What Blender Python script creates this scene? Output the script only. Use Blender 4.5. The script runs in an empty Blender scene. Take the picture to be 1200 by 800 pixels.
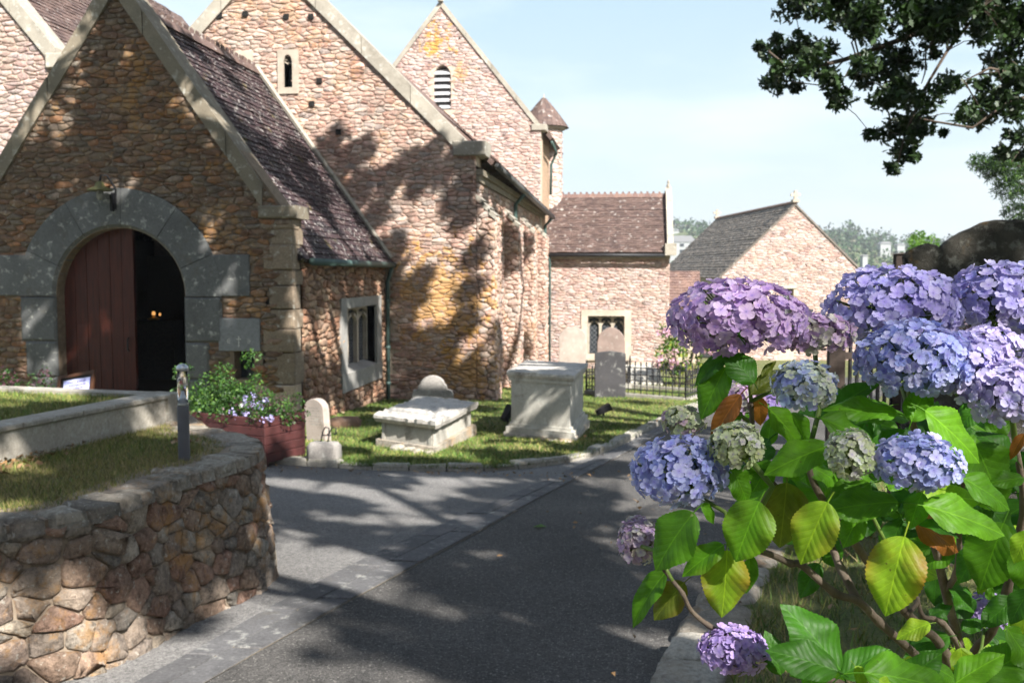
import bpy, math, random
import numpy as np
from mathutils import Vector, Matrix
from mathutils.geometry import tessellate_polygon
random.seed(7); np.random.seed(7)
S = bpy.context.scene
R = math.radians
# ------------------------------------------------------------------ camera
F = 1166.667; YAW = R(7.08); PIT = R(4.02); H = 1.6
cam = bpy.data.cameras.new('camera'); co = bpy.data.objects.new('camera', cam); S.collection.objects.link(co)
co.location = (0, 0, H); co.rotation_euler = (R(90) - PIT, 0, YAW)
cam.lens = 35; cam.sensor_width = 36; cam.clip_start = 0.05; cam.clip_end = 6000
cam.dof.use_dof = True; cam.dof.focus_distance = 1.45; cam.dof.aperture_fstop = 13
S.camera = co
# ------------------------------------------------------------------ world, sun, exposure
SUN = Vector((0.50, -0.58, 0.645)).normalized()
w = bpy.data.worlds.new("World"); S.world = w; w.use_nodes = True
wn = w.node_tree; wn.nodes.clear()
sky = wn.nodes.new('ShaderNodeTexSky'); sky.sky_type = 'NISHITA'; sky.sun_disc = False
sky.sun_elevation = math.asin(SUN.z); sky.sun_rotation = math.atan2(SUN.x, SUN.y)
sky.air_density = 1.0; sky.dust_density = 1.6; sky.ozone_density = 1.3; sky.altitude = 30
bgn = wn.nodes.new('ShaderNodeBackground'); bgn.inputs[1].default_value = 0.056
wo = wn.nodes.new('ShaderNodeOutputWorld')
tc = wn.nodes.new('ShaderNodeTexCoord'); mp = wn.nodes.new('ShaderNodeMapping'); mp.inputs[3].default_value = (1.2, 1.2, 5)
nz = wn.nodes.new('ShaderNodeTexNoise'); nz.inputs['Scale'].default_value = 2.2; nz.inputs['Detail'].default_value = 7
cr = wn.nodes.new('ShaderNodeValToRGB'); cr.color_ramp.elements[0].position = 0.44; cr.color_ramp.elements[1].position = 0.78
cr.color_ramp.elements[1].color = (0.55, 0.55, 0.55, 1)
mx = wn.nodes.new('ShaderNodeMix'); mx.data_type = 'RGBA'; mx.inputs[7].default_value = (5.3, 5.8, 6.1, 1)
L = wn.links.new
L(tc.outputs['Generated'], mp.inputs[0]); L(mp.outputs[0], nz.inputs[0]); L(nz.outputs[0], cr.inputs[0])
spz = wn.nodes.new('ShaderNodeSeparateXYZ'); L(tc.outputs['Generated'], spz.inputs[0])
vr = wn.nodes.new('ShaderNodeValToRGB'); ve = vr.color_ramp.elements; ve[0].position = 0.0; ve[0].color = (.8, .8, .8, 1); ve[1].position = 0.75; ve[1].color = (.10, .10, .10, 1)
vm_ = ve.new(.3); vm_.color = (.72, .72, .72, 1); L(spz.outputs[2], vr.inputs[0])
L(vr.outputs[0], mx.inputs[0])
wm = wn.nodes.new('ShaderNodeMix'); wm.data_type = 'RGBA'; wm.inputs[7].default_value = (9, 9.2, 9.4, 1); L(cr.outputs[0], wm.inputs[0]); 
hc = wn.nodes.new('ShaderNodeValToRGB'); he = hc.color_ramp.elements; he[0].position = 0.0; he[0].color = (6.2, 6.7, 6.9, 1); he[1].position = 0.45; he[1].color = (3.4, 5.4, 7.0, 1); hm_ = he.new(.16); hm_.color = (5.3, 6.5, 7.1, 1)
L(spz.outputs[2], hc.inputs[0]); L(hc.outputs[0], mx.inputs[7]); L(sky.outputs[0], mx.inputs[6]); L(mx.outputs[2], wm.inputs[6]); L(wm.outputs[2], bgn.inputs[0]); L(bgn.outputs[0], wo.inputs[0])
sl = bpy.data.lights.new('sun', 'SUN'); sl.energy = 5.0; sl.angle = R(0.53); sl.color = (1.0, 0.96, 0.90)
so = bpy.data.objects.new('sun', sl); S.collection.objects.link(so)
so.rotation_euler = SUN.to_track_quat('Z', 'Y').to_euler(); so.location = (10, -12, 20)
S.view_settings.view_transform = 'Standard'; S.view_settings.look = 'None'
S.view_settings.exposure = 1.5; S.view_settings.gamma = 1.0
try:
    S.cycles.use_denoising = True; S.cycles.denoiser = 'OPENIMAGEDENOISE'
    S.cycles.max_bounces = 6; S.cycles.diffuse_bounces = 3; S.cycles.glossy_bounces = 2
    S.cycles.transmission_bounces = 4; S.cycles.transparent_max_bounces = 8; S.cycles.volume_bounces = 0
    S.cycles.use_adaptive_sampling = True; S.cycles.adaptive_threshold = 0.02
    S.cycles.sample_clamp_indirect = 6
except Exception: pass

# ------------------------------------------------------------------ sight lines (pixel of the 1200x800 photo -> world)
fw = np.array([-math.sin(YAW)*math.cos(PIT), math.cos(YAW)*math.cos(PIT), -math.sin(PIT)])
rt = np.array([math.cos(YAW), math.sin(YAW), 0.0]); up = np.cross(rt, fw); C0 = np.array([0, 0, H])
def ray(px, py): return fw + rt*(px-600)/F + up*(400-py)/F
def atY(px, py, y): r = ray(px, py); return C0 + r*(y/r[1])
def atX(px, py, x): r = ray(px, py); return C0 + r*(x/r[0])
def atZ(px, py, z): r = ray(px, py); return C0 + r*((z-H)/r[2])
def atD(px, py, d): return C0 + ray(px, py)*d
def atG(px, py, o=0): r = ray(px, py); return C0 + r*((o-H)/(r[2]+.05*r[1]))
def prj(P):
    v = np.asarray(P, float)-C0; d = v@fw
    if d < .1: return (-9999, -9999, d)
    return (600+F*(v@rt)/d, 400-F*(v@up)/d, d)
def gz(x, y): return -.05*min(max(y, -40), 60)

# ------------------------------------------------------------------ object helpers
COL = S.collection
ROOT = {}
def link(o, parent=None):
    COL.objects.link(o)
    if parent is not None: o.parent = parent
    return o
def off(parent):
    p = parent
    o = Vector((0, 0, 0))
    while p is not None: o = o + p.location; p = p.parent
    return o
def thing(name, label, cat, loc, group=None):
    o = bpy.data.objects.new(name, None); o.empty_display_size = .2
    link(o); o.location = Vector([float(c) for c in loc]); o['label'] = label; o['category'] = cat
    if group: o['group'] = group
    return o
def tag(o, label, cat, group=None):
    o['label'] = label; o['category'] = cat
    if group: o['group'] = group
    return o
class MB:
    def __init__(s): s.v = []; s.f = []; s.m = []
    def add(s, vs, fs, mi=0):
        b = len(s.v); s.v += [tuple(map(float, v)) for v in vs]; s.f += [tuple(i+b for i in f) for f in fs]; s.m += [mi]*len(fs); return s
    def hexa(s, c, mi=0):   # 8 corners: bottom 4 ccw, top 4
        return s.add(c, [(3,2,1,0),(4,5,6,7),(0,1,5,4),(1,2,6,5),(2,3,7,6),(3,0,4,7)], mi)
    def box(s, x0, x1, y0, y1, z0, z1, mi=0):
        return s.hexa([(x0,y0,z0),(x1,y0,z0),(x1,y1,z0),(x0,y1,z0),(x0,y0,z1),(x1,y0,z1),(x1,y1,z1),(x0,y1,z1)], mi)
    def fbox(s, fr, u0, u1, d0, d1, z0, z1, mi=0, ch=0.0):
        if ch <= 0:
            return s.hexa([fr(u0,d1,z0),fr(u1,d1,z0),fr(u1,d0,z0),fr(u0,d0,z0),fr(u0,d1,z1),fr(u1,d1,z1),fr(u1,d0,z1),fr(u0,d0,z1)], mi)
        # chamfered front face
        a = [fr(u0,d0,z0),fr(u1,d0,z0),fr(u1,d0,z1),fr(u0,d0,z1)]
        b = [fr(u0,d1-ch,z0),fr(u1,d1-ch,z0),fr(u1,d1-ch,z1),fr(u0,d1-ch,z1)]
        c = [fr(u0+ch,d1,z0+ch),fr(u1-ch,d1,z0+ch),fr(u1-ch,d1,z1-ch),fr(u0+ch,d1,z1-ch)]
        fs = [(8,9,10,11),(3,2,1,0)]
        for k in range(4):
            n = (k+1) % 4; fs += [(k,n,4+n,4+k),(4+k,4+n,8+n,8+k)]
        return s.add(a+b+c, fs, mi)
    def prism(s, poly, mapf, d0, d1, mi=0, ch=0):   # poly 2D ccw (u,z), mapf(u,d,z); d1 is outer
        n = len(poly)
        vs = [mapf(u, d0, z) for u, z in poly] + [mapf(u, d1, z) for u, z in poly]
        fs = [tuple(range(n-1, -1, -1)), tuple(range(n, 2*n))] + [(i, (i+1)%n, n+(i+1)%n, n+i) for i in range(n)]
        return s.add(vs, fs, mi)
    def tube(s, pts, rad, n=8, mi=0, caps=True):
        pts = [Vector([float(c) for c in p]) for p in pts]
        if not hasattr(rad, '__len__'): rad = [rad]*len(pts)
        rings = []; ref = None
        for i, p in enumerate(pts):
            t = (pts[min(i+1, len(pts)-1)] - pts[max(i-1, 0)]).normalized()
            if ref is None: ref = t.orthogonal().normalized()
            ref = (ref - t*ref.dot(t)).normalized(); b = t.cross(ref)
            rings.append([p + (ref*math.cos(2*math.pi*k/n) + b*math.sin(2*math.pi*k/n))*rad[i] for k in range(n)])
        vs = [v for r_ in rings for v in r_]; fs = []
        for i in range(len(pts)-1):
            for k in range(n):
                fs.append((i*n+k, i*n+(k+1)%n, (i+1)*n+(k+1)%n, (i+1)*n+k))
        if caps: fs += [tuple(range(n-1, -1, -1)), tuple(range((len(pts)-1)*n, len(pts)*n))]
        return s.add(vs, fs, mi)
    def lathe(s, c, prof, n=16, mi=0):   # prof: list (r,z)
        vs = []; fs = []
        for r_, z in prof:
            for k in range(n):
                a = 2*math.pi*k/n; vs.append((c[0]+r_*math.cos(a), c[1]+r_*math.sin(a), c[2]+z))
        for i in range(len(prof)-1):
            for k in range(n): fs.append((i*n+k, i*n+(k+1)%n, (i+1)*n+(k+1)%n, (i+1)*n+k))
        fs += [tuple(range(n-1, -1, -1)), tuple(range((len(prof)-1)*n, len(prof)*n))]
        return s.add(vs, fs, mi)
    def blob(s, c, r, seg=8, rings=5, mi=0, jit=0.0):
        vs = [(c[0], c[1], c[2]-r[2])]; fs = []
        for i in range(1, rings):
            t = math.pi*i/rings
            for k in range(seg):
                a = 2*math.pi*k/seg; j = 1+random.uniform(-jit, jit)
                vs.append((c[0]+r[0]*math.sin(t)*math.cos(a)*j, c[1]+r[1]*math.sin(t)*math.sin(a)*j, c[2]-r[2]*math.cos(t)*j))
        vs.append((c[0], c[1], c[2]+r[2]))
        for k in range(seg):
            fs.append((0, 1+(k+1)%seg, 1+k)); e = len(vs)-1; b = 1+(rings-2)*seg; fs.append((e, b+k, b+(k+1)%seg))
        for i in range(rings-2):
            for k in range(seg): fs.append((1+i*seg+k, 1+i*seg+(k+1)%seg, 1+(i+1)*seg+(k+1)%seg, 1+(i+1)*seg+k))
        return s.add(vs, fs, mi)
    def build(s, name, mats, parent=None, kind=None, smooth=False, label=None):
        o3 = off(parent) if parent is not None else Vector((0, 0, 0))
        if parent is None and s.v and kind is None:
            a = np.array(s.v); o3 = Vector(((a[:,0].min()+a[:,0].max())/2, (a[:,1].min()+a[:,1].max())/2, a[:,2].min()))
        me = bpy.data.meshes.new(name)
        me.from_pydata([(v[0]-o3.x, v[1]-o3.y, v[2]-o3.z) for v in s.v], [], s.f)
        if not isinstance(mats, (list, tuple)): mats = [mats]
        for m in mats: me.materials.append(m)
        if len(mats) > 1: me.polygons.foreach_set('material_index', s.m)
        if smooth: me.polygons.foreach_set('use_smooth', [True]*len(me.polygons))
        me.update()
        o = bpy.data.objects.new(name, me); link(o, parent)
        if parent is None and kind is None: o.location = o3
        if kind: o['kind'] = kind
        if label: o['label'] = label
        return o
def npmesh(name, V, Fa, mats, parent=None, kind=None, smooth=False, mi=None):
    """V (n,3) world, Fa (m,k) uniform faces"""
    V = np.asarray(V, np.float64); Fa = np.asarray(Fa, np.int32)
    o3 = off(parent) if parent is not None else Vector((0, 0, 0))
    V = V - np.array(o3)
    me = bpy.data.meshes.new(name); m, k = Fa.shape
    me.vertices.add(len(V)); me.vertices.foreach_set('co', V.astype(np.float32).ravel())
    me.loops.add(m*k); me.loops.foreach_set('vertex_index', Fa.ravel())
    me.polygons.add(m); me.polygons.foreach_set('loop_start', np.arange(0, m*k, k, dtype=np.int32))
    try: me.polygons.foreach_set('loop_total', np.full(m, k, np.int32))
    except Exception: pass
    if not isinstance(mats, (list, tuple)): mats = [mats]
    for q in mats: me.materials.append(q)
    if mi is not None: me.polygons.foreach_set('material_index', np.asarray(mi, np.int32))
    if smooth: me.polygons.foreach_set('use_smooth', np.ones(m, bool))
    me.update(calc_edges=True); me.validate()
    o = bpy.data.objects.new(name, me); link(o, parent)
    if kind: o['kind'] = kind
    return o
def frame(O, U, N):
    O = Vector(O); U = Vector(U); N = Vector(N)
    def f(u, d, z): return (O.x+U.x*u+N.x*d, O.y+U.y*u+N.y*d, O.z+U.z*u+N.z*d+z)
    return f

# ------------------------------------------------------------------ materials
class NT:
    def __init__(s, name):
        s.m = bpy.data.materials.new(name); s.m.use_nodes = True; s.t = s.m.node_tree; s.t.nodes.clear()
        s.out = s.t.nodes.new('ShaderNodeOutputMaterial'); s.b = s.t.nodes.new('ShaderNodeBsdfPrincipled')
        s.t.links.new(s.b.outputs[0], s.out.inputs[0]); s.b.inputs['Specular IOR Level'].default_value = .3
        s.pos = s.n('ShaderNodeNewGeometry')
    def n(s, t, **k):
        x = s.t.nodes.new(t)
        for a, v in k.items(): setattr(x, a, v)
        return x
    def l(s, a, b): s.t.links.new(a, b)
    def noise(s, scale, detail=4, rough=.6, vec=None, stretch=None):
        x = s.n('ShaderNodeTexNoise'); x.inputs['Scale'].default_value = scale; x.inputs['Detail'].default_value = detail; x.inputs['Roughness'].default_value = rough
        v = vec if vec is not None else s.pos.outputs['Position']
        if stretch:
            mpn = s.n('ShaderNodeMapping'); mpn.inputs[3].default_value = stretch; s.l(v, mpn.inputs[0]); v = mpn.outputs[0]
        s.l(v, x.inputs['Vector']); return x.outputs[0]
    def ramp(s, fac, stops, interp='LINEAR'):
        x = s.n('ShaderNodeValToRGB'); x.color_ramp.interpolation = interp; e = x.color_ramp.elements
        while len(e) < len(stops): e.new(.5)
        for i, (p, c) in enumerate(stops):
            e[i].position = p; e[i].color = (c if hasattr(c, '__len__') else (c, c, c))[:3] + (1,) if hasattr(c, '__len__') else (c, c, c, 1)
        s.l(fac, x.inputs[0]); return x.outputs[0]
    def mix(s, fac, a, b, mode='MIX'):
        x = s.n('ShaderNodeMix', data_type='RGBA', blend_type=mode)
        for i, v in ((0, fac), (6, a), (7, b)):
            if hasattr(v, 'is_linked'): s.l(v, x.inputs[i])
            elif i == 0: x.inputs[0].default_value = v
            else: x.inputs[i].default_value = tuple(v)[:3]+(1,)
        return x.outputs[2]
    def math(s, op, a, b=None):
        x = s.n('ShaderNodeMath', operation=op)
        for i, v in ((0, a), (1, b)):
            if v is None: continue
            if hasattr(v, 'is_linked'): s.l(v, x.inputs[i])
            else: x.inputs[i].default_value = v
        return x.outputs[0]
    def bump(s, h, strength=.5, dist=.01):
        x = s.n('ShaderNodeBump'); x.inputs['Strength'].default_value = strength; x.inputs['Distance'].default_value = dist
        s.l(h, x.inputs['Height']); s.l(x.outputs[0], s.b.inputs['Normal'])
    def col(s, c):
        if hasattr(c, 'is_linked'): s.l(c, s.b.inputs['Base Color'])
        else: s.b.inputs['Base Color'].default_value = tuple(c)[:3]+(1,)
    def rough(s, r): s.b.inputs['Roughness'].default_value = r
    def rnd(s):
        oi = s.n('ShaderNodeObjectInfo')
        return s.math('FRACT', s.math('ADD', oi.outputs['Random'], s.pos.outputs['Random Per Island']))

def stone_mat(name, stops, orange=.0, white=.2, dark=.3, bump=.9, mott=.48, nscale=1.0, spots=(), wash=(.50,.42,.32)):
    t = NT(name); r = t.rnd()
    n = len(stops); c = t.ramp(r, [(i/n, q) for i, q in enumerate(stops)], 'CONSTANT')
    r2 = t.math('FRACT', t.math('MULTIPLY', r, 7.31))
    c = t.mix(1.0, c, t.ramp(r2, [(0, .68), (1, 1.18)]), 'MULTIPLY')
    c = t.mix(1.0, c, t.ramp(t.noise(12*nscale, 8, .8), [(.28, 1-mott*1.6), (.72, 1+mott)]), 'MULTIPLY')
    c = t.mix(t.ramp(t.noise(3.3, 6, .75), [(.42, 0), (.68, .55)]), c, wash)
    if dark: c = t.mix(t.ramp(t.noise(.9, 5, .7), [(.5, 0), (.72, dark)]), c, (.06, .05, .042))
    if white: c = t.mix(t.ramp(t.noise(17*nscale, 4, .6), [(.6, 0), (.66, white)]), c, (.62, .6, .53))
    if orange: c = t.mix(t.ramp(t.math('ADD', t.math('MULTIPLY', t.noise(1.3, 3, .6), .6), t.math('MULTIPLY', t.noise(11, 4, .7), .45)), [(.56, 0), (.63, orange)]), c, (.5, .25, .05))
    for (sp, sr, am) in spots:
        vd = t.n('ShaderNodeVectorMath', operation='DISTANCE'); t.l(t.pos.outputs['Position'], vd.inputs[0]); vd.inputs[1].default_value = sp
        k = t.math('ADD', t.math('MULTIPLY', t.math('DIVIDE', vd.outputs['Value'], sr), -.22), t.noise(4.5, 5, .7)); c = t.mix(t.ramp(k, [(.38, 0), (.43, am)]), c, (.50, .27, .06))
    t.col(c); t.rough(.93); t.b.inputs['Specular IOR Level'].default_value = .15
    t.bump(t.math('ADD', t.noise(28*nscale, 8, .75), t.math('MULTIPLY', t.noise(7*nscale, 3, .6), .7)), bump, .02); return t.m
warm = [(0.448,0.277,0.225),(0.502,0.345,0.286),(0.403,0.241,0.193),(0.546,0.419,0.352),(0.458,0.325,0.274),(0.491,0.293,0.231),(0.414,0.336,0.302),(0.523,0.345,0.286)]
pale = [(0.459,0.317,0.285),(0.503,0.373,0.341),(0.425,0.277,0.245),(0.521,0.404,0.377),(0.468,0.340,0.315),(0.468,0.302,0.262),(0.444,0.349,0.332)]
near = [(.38,.29,.235),(.43,.34,.27),(.38,.23,.17),(.38,.34,.29),(.33,.27,.225),(.47,.41,.34),(.38,.26,.19),(.32,.29,.26),(.43,.36,.28)]
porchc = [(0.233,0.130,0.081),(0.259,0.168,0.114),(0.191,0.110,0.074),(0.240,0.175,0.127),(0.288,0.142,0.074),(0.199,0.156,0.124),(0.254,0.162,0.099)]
M = {}
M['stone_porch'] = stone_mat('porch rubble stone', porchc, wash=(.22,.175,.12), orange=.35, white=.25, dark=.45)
M['stone_nave'] = stone_mat('nave rubble stone', warm, orange=.25, white=.35, dark=.25, wash=(.54,.43,.345), spots=[((-3.7, 19, 1.0), 1.5, .6), ((-3.3, 19, -.3), 1.1, .55)])
M['stone_side'] = stone_mat('red sandstone rubble', wash=(0.360,0.247,0.175), stops=[(0.360,0.188,0.117),(0.420,0.257,0.165),(0.310,0.168,0.107),(0.450,0.317,0.214),(0.329,0.218,0.156)], orange=.0, white=.2, dark=.3)
M['stone_pale'] = stone_mat('pale rubble stone', pale, wash=(.50,.41,.32), orange=.0, white=.3, dark=.1)
M['stone_gable'] = stone_mat('belfry rubble stone', pale, wash=(.56,.48,.40), spots=[((-6.3, 31.5, 8.9), .75, .9), ((-5.6, 31.5, 7.8), .5, .5)], orange=.05, white=.35, dark=.08)
M['stone_near'] = stone_mat('retaining wall boulder', near, wash=(.36,.29,.22), orange=.45, white=.45, dark=.35, bump=1.0, nscale=2.2, mott=.6)
M['stone_cap'] = stone_mat('wall capping stone', [(.38,.33,.27),(.32,.27,.22),(.42,.37,.30)], orange=.3, white=.6, dark=.25, nscale=2, bump=1.0, wash=(.42,.39,.33))
M['kerb_rock'] = stone_mat('pale kerb rock', [(.50,.46,.39),(.42,.38,.32),(.55,.52,.46)], orange=.3, white=.4, dark=.5, nscale=2.5, bump=.9)
def granite(name, base, sp=.22, lich=.25, sc=1.0):
    t = NT(name); c = t.mix(1.0, base, t.ramp(t.noise(70*sc, 3, .8), [(.3, 1-sp), (.7, 1+sp)]), 'MULTIPLY')
    c = t.mix(1.0, c, t.ramp(t.noise(2.5, 5, .65), [(.3, .78), (.7, 1.15)]), 'MULTIPLY')
    c = t.mix(1.0, c, t.ramp(t.rnd(), [(0, .9), (1, 1.1)]), 'MULTIPLY')
    c = t.mix(t.ramp(t.noise(9, 5, .7), [(.56, 0), (.66, lich)]), c, (.55, .55, .5))
    c = t.mix(t.ramp(t.noise(3.1, 6, .75), [(.56, 0), (.72, lich*1.3)]), c, (.10, .085, .06))
    t.col(c); t.rough(.88); t.bump(t.noise(60*sc, 5, .7), .35, .006); return t.m
M['granite'] = granite('grey dressed granite', (.12,.122,.12), .35, .5)
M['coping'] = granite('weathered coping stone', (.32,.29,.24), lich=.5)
M['coping_shade'] = granite('mossy brown coping stone', (.20,.17,.125), lich=.45)  # shaded copy of the coping stone, its shade put into the base colour
M['quoin'] = granite('rough brown quoin', (.22,.17,.12), .35, .5, .6)
M['quoin_pale'] = granite('pinkish quoin', (.40,.31,.23), .3, .5, .6)
M['dress'] = granite('pale dressed window stone', (.42,.36,.29), .12, .2)
M['dress_grey'] = granite('grey window surround', (.29,.28,.26), .12, .15)
M['tomb'] = granite('weathered white limestone', (.42,.40,.35), .15, .6, .8)
M['tomb_lid'] = granite('lichened tomb lid', (.46,.43,.39), .3, .6, .5)
M['head_pale'] = granite('pale headstone', (.38,.32,.28), .12, .3)
M['head_grey'] = granite('grey headstone', (.28,.26,.24), .25, .5, .7)
M['head_dark'] = granite('dark headstone', (.055,.053,.056), .2, .25)
M['concrete'] = granite('weathered concrete', (.36,.33,.28), .2, .55, .6)
M['kerbstone'] = granite('lawn kerb stone', (.30,.28,.24), .25, .5, .7)
def big_head():
    t = NT('old lichened headstone'); c = t.ramp(t.noise(6, 6, .7), [(.35, (.025,.024,.020)), (.65, (.10,.092,.075))])
    c = t.mix(t.ramp(t.noise(7, 3, .5), [(.62, 0), (.68, .6)]), c, (.13, .075, .02))
    c = t.mix(t.ramp(t.noise(13, 6, .75), [(.54, 0), (.62, .85)]), c, (.22, .22, .19))
    t.col(c); t.rough(.95); t.bump(t.noise(18, 8, .8), 1.0, .05); return t.m
M['big_head'] = big_head()
def mortar(name, c0):
    t = NT(name); t.col(t.mix(1.0, c0, t.ramp(t.noise(12, 5, .7), [(.3, .6), (.7, 1.15)]), 'MULTIPLY')); t.rough(.97); t.bump(t.noise(40, 5), .5, .01); return t.m
M['mortar'] = mortar('lime mortar', (.22,.165,.115)); M['mortar_pale'] = mortar('pale mortar', (.50,.41,.32)); M['mortar_dark'] = mortar('dark earthy mortar', (.27,.215,.16))
M['mortar_side'] = mortar('red mortar', (.26,.17,.12))
def tiles(name, cols, lich=.5, thr=.6, moss=.0, ls=8):
    t = NT(name); r = t.rnd(); c = t.ramp(r, [(i/len(cols), q) for i, q in enumerate(cols)], 'CONSTANT')
    c = t.mix(1.0, c, t.ramp(t.noise(3, 4, .6), [(.3, .8), (.7, 1.15)]), 'MULTIPLY')
    c = t.mix(t.ramp(t.noise(ls, 3, .6), [(thr, 0), (thr+.05, lich)]), c, (.55, .52, .48))
    if moss: c = t.mix(t.ramp(t.noise(2.1, 5, .7), [(.62, 0), (.68, moss)]), c, (.14, .12, .03))
    t.col(c); t.rough(.8); t.bump(t.noise(50, 4), .3, .004); return t.m
M['tile_purple'] = tiles('lichened purple clay tile', [(0.035,0.021,0.024),(0.043,0.025,0.028),(0.026,0.019,0.022),(0.050,0.030,0.030)], .7, .60, .6, 15)
M['tile_brown'] = tiles('brown clay tile', [(0.099,0.066,0.056),(0.118,0.078,0.066),(0.084,0.056,0.050),(0.130,0.087,0.075)], .6, .62)
M['tile_red'] = tiles('red clay tile', [(0.160,0.102,0.085),(0.184,0.115,0.093),(0.144,0.089,0.076)], .5, .66)
M['tile_slate'] = tiles('grey brown roof slate', [(0.126,0.107,0.091),(0.148,0.126,0.106),(0.104,0.089,0.076),(0.173,0.148,0.125)], .5, .62)
def plain(name, c, rough=.6, metal=0, bump=None, var=.15, vs=20):
    t = NT(name); t.col(t.mix(1.0, c, t.ramp(t.noise(vs, 4, .6), [(.3, 1-var), (.7, 1+var)]), 'MULTIPLY')); t.rough(rough); t.b.inputs['Metallic'].default_value = metal
    if bump: t.bump(t.noise(bump, 4), .3, .003)
    return t.m
M['iron'] = plain('black wrought iron', (.02,.02,.022), .5); M['green_metal'] = plain('green painted cast iron', (.06,.10,.09), .5)
M['void'] = plain('dark interior', (.012,.011,.010), .9); M['maroon'] = plain('maroon painted boards', (.062,.020,.019), .6, 0, 40, .3, 9)
M['inner'] = plain('dim interior plaster', (.10,.08,.06), .9)
M['steel'] = plain('brushed steel', (.55,.56,.58), .35, .8); M['bollard'] = plain('grey painted bollard', (.11,.11,.125), .45, 0, None, .08)
M['slat'] = plain('grey louvre boards', (.42,.42,.43), .8); M['wood_dark'] = plain('old dark timber', (.035,.025,.02), .85, 0, 60, .4, 30)
M['frame_wood'] = plain('brown picture frame', (.06,.025,.012), .5); M['soil'] = plain('dark potting soil', (.03,.02,.014), .95, 0, 30, .4)
M['glass_dark'] = plain('dark leaded glass', (.03,.035,.04), .12); M['lead'] = plain('lead cames', (.16,.16,.17), .6)
M['black_plastic'] = plain('black plastic', (.015,.015,.017), .5); M['white_wall'] = plain('white render', (.30,.31,.31), .8)
M['house_roof'] = plain('grey house roof', (.2,.2,.21), .8)
M['poster'] = None
def door_mat():
    t = NT('red brown oak door'); v = t.noise(3, 6, .6, stretch=(10, 1, 1)); t.col(t.ramp(v, [(.3, (.038,.009,.006)), (.7, (.085,.020,.011))])); t.rough(.5); t.bump(t.noise(8, 4, stretch=(12, 1, 1)), .25, .004); return t.m
M['door'] = door_mat()
def poster():
    t = NT('printed notice'); t.col(t.ramp(t.noise(14, 3, stretch=(1, 1, 2)), [(.4, (.30,.33,.62)), (.6, (.52,.53,.78))])); t.rough(.5); return t.m
M['poster'] = poster()
def slate_plaque():
    t = NT('slate plaque'); t.col(t.mix(1.0, (.19,.195,.20), t.ramp(t.noise(25, 5), [(.3, .8), (.7, 1.25)]), 'MULTIPLY')); t.rough(.55); return t.m
M['plaque'] = slate_plaque(); M['incised'] = plain('pale incised lettering', (.55,.54,.5), .8)
def asphalt(name, c, sp=.35):
    t = NT(name); k = t.mix(1.0, c, t.ramp(t.noise(120, 3, .8), [(.3, 1-sp*1.5), (.72, 1+sp*1.8)]), 'MULTIPLY')
    k = t.mix(1.0, k, t.ramp(t.noise(.8, 6, .6), [(.3, .72), (.7, 1.25)]), 'MULTIPLY')
    k = t.mix(t.ramp(t.noise(1.6, 7, .75), [(.60, 0), (.7, .35)]), k, (c[0]*1.7, c[1]*1.6, c[2]*1.4))
    k = t.mix(1.0, k, t.ramp(t.noise(38, 3, .7), [(.3, .62), (.7, 1.4)]), 'MULTIPLY')
    k = t.mix(t.ramp(t.noise(75, 1, .5), [(.66, 0), (.70, .6)]), k, (.34, .32, .29))
    t.col(k); t.rough(.9); t.bump(t.noise(150, 3, .7), .7, .006); return t.m
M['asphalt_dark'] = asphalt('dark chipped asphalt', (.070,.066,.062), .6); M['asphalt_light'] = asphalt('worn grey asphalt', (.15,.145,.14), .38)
M['slab'] = granite('blue grey paving slab', (.10,.098,.10), .3, .3, .8)
M['joint'] = mortar('sandy slab joint', (.19,.155,.11))
def grass_mats():
    out = []
    for nm, a in (('grass blade green', (.085,.15,.025)), ('grass blade yellow', (.22,.22,.06)), ('dry grass blade', (.30,.24,.11))):
        t = NT(nm); t.col(t.mix(1.0, a, t.ramp(t.pos.outputs['Random Per Island'], [(0, .6), (1, 1.4)]), 'MULTIPLY')); t.rough(.7)
        t.b.inputs['Subsurface Weight'].default_value = 0; out.append(t.m)
    return out
M['grass'] = grass_mats()
def turf():
    t = NT('turf soil'); v = t.noise(1.3, 6, .7); c = t.ramp(v, [(.3, (.06,.09,.025)), (.5, (.12,.13,.045)), (.68, (.20,.16,.08))])
    c = t.mix(1.0, c, t.ramp(t.noise(45, 4, .7), [(.3, .55), (.7, 1.4)]), 'MULTIPLY'); t.col(c); t.rough(1); t.bump(t.noise(60, 5), .8, .02); return t.m
M['turf'] = turf()
def leafy(name, c, var=.4, trans=.35, rough=.5, spec=.3):
    t = NT(name); k = t.mix(1.0, c, t.ramp(t.pos.outputs['Random Per Island'], [(0, 1-var), (1, 1+var)]), 'MULTIPLY'); t.col(k); t.rough(rough); t.b.inputs['Specular IOR Level'].default_value = spec
    tr = t.n('ShaderNodeBsdfTranslucent'); t.l(t.mix(1.0, k, (1.1, 1.4, .5), 'MULTIPLY'), tr.inputs[0]); ms = t.n('ShaderNodeMixShader'); ms.inputs[0].default_value = trans
    t.l(t.b.outputs[0], ms.inputs[1]); t.l(tr.outputs[0], ms.inputs[2]); t.l(ms.outputs[0], t.out.inputs[0]); return t.m
M['oak_leaf'] = leafy('oak leaf', (.021,.042,.012), .5, .12); M['pine'] = leafy('pine needles', (.028,.06,.016), .4, .2)
M['lime_leaf'] = leafy('light green leaf', (.12,.22,.04), .3, .4); M['hedge_leaf'] = leafy('shrub leaf', (.04,.095,.022), .4, .3)
M['hill_leaf'] = leafy('far woodland leaf', (.030,.062,.018), .45, .1); M['hill_leaf2'] = leafy('far brown woodland leaf', (.075,.07,.045), .3, .1)
M['bushred'] = leafy('dark purple foliage', (.07,.03,.04), .4, .2)
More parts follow.
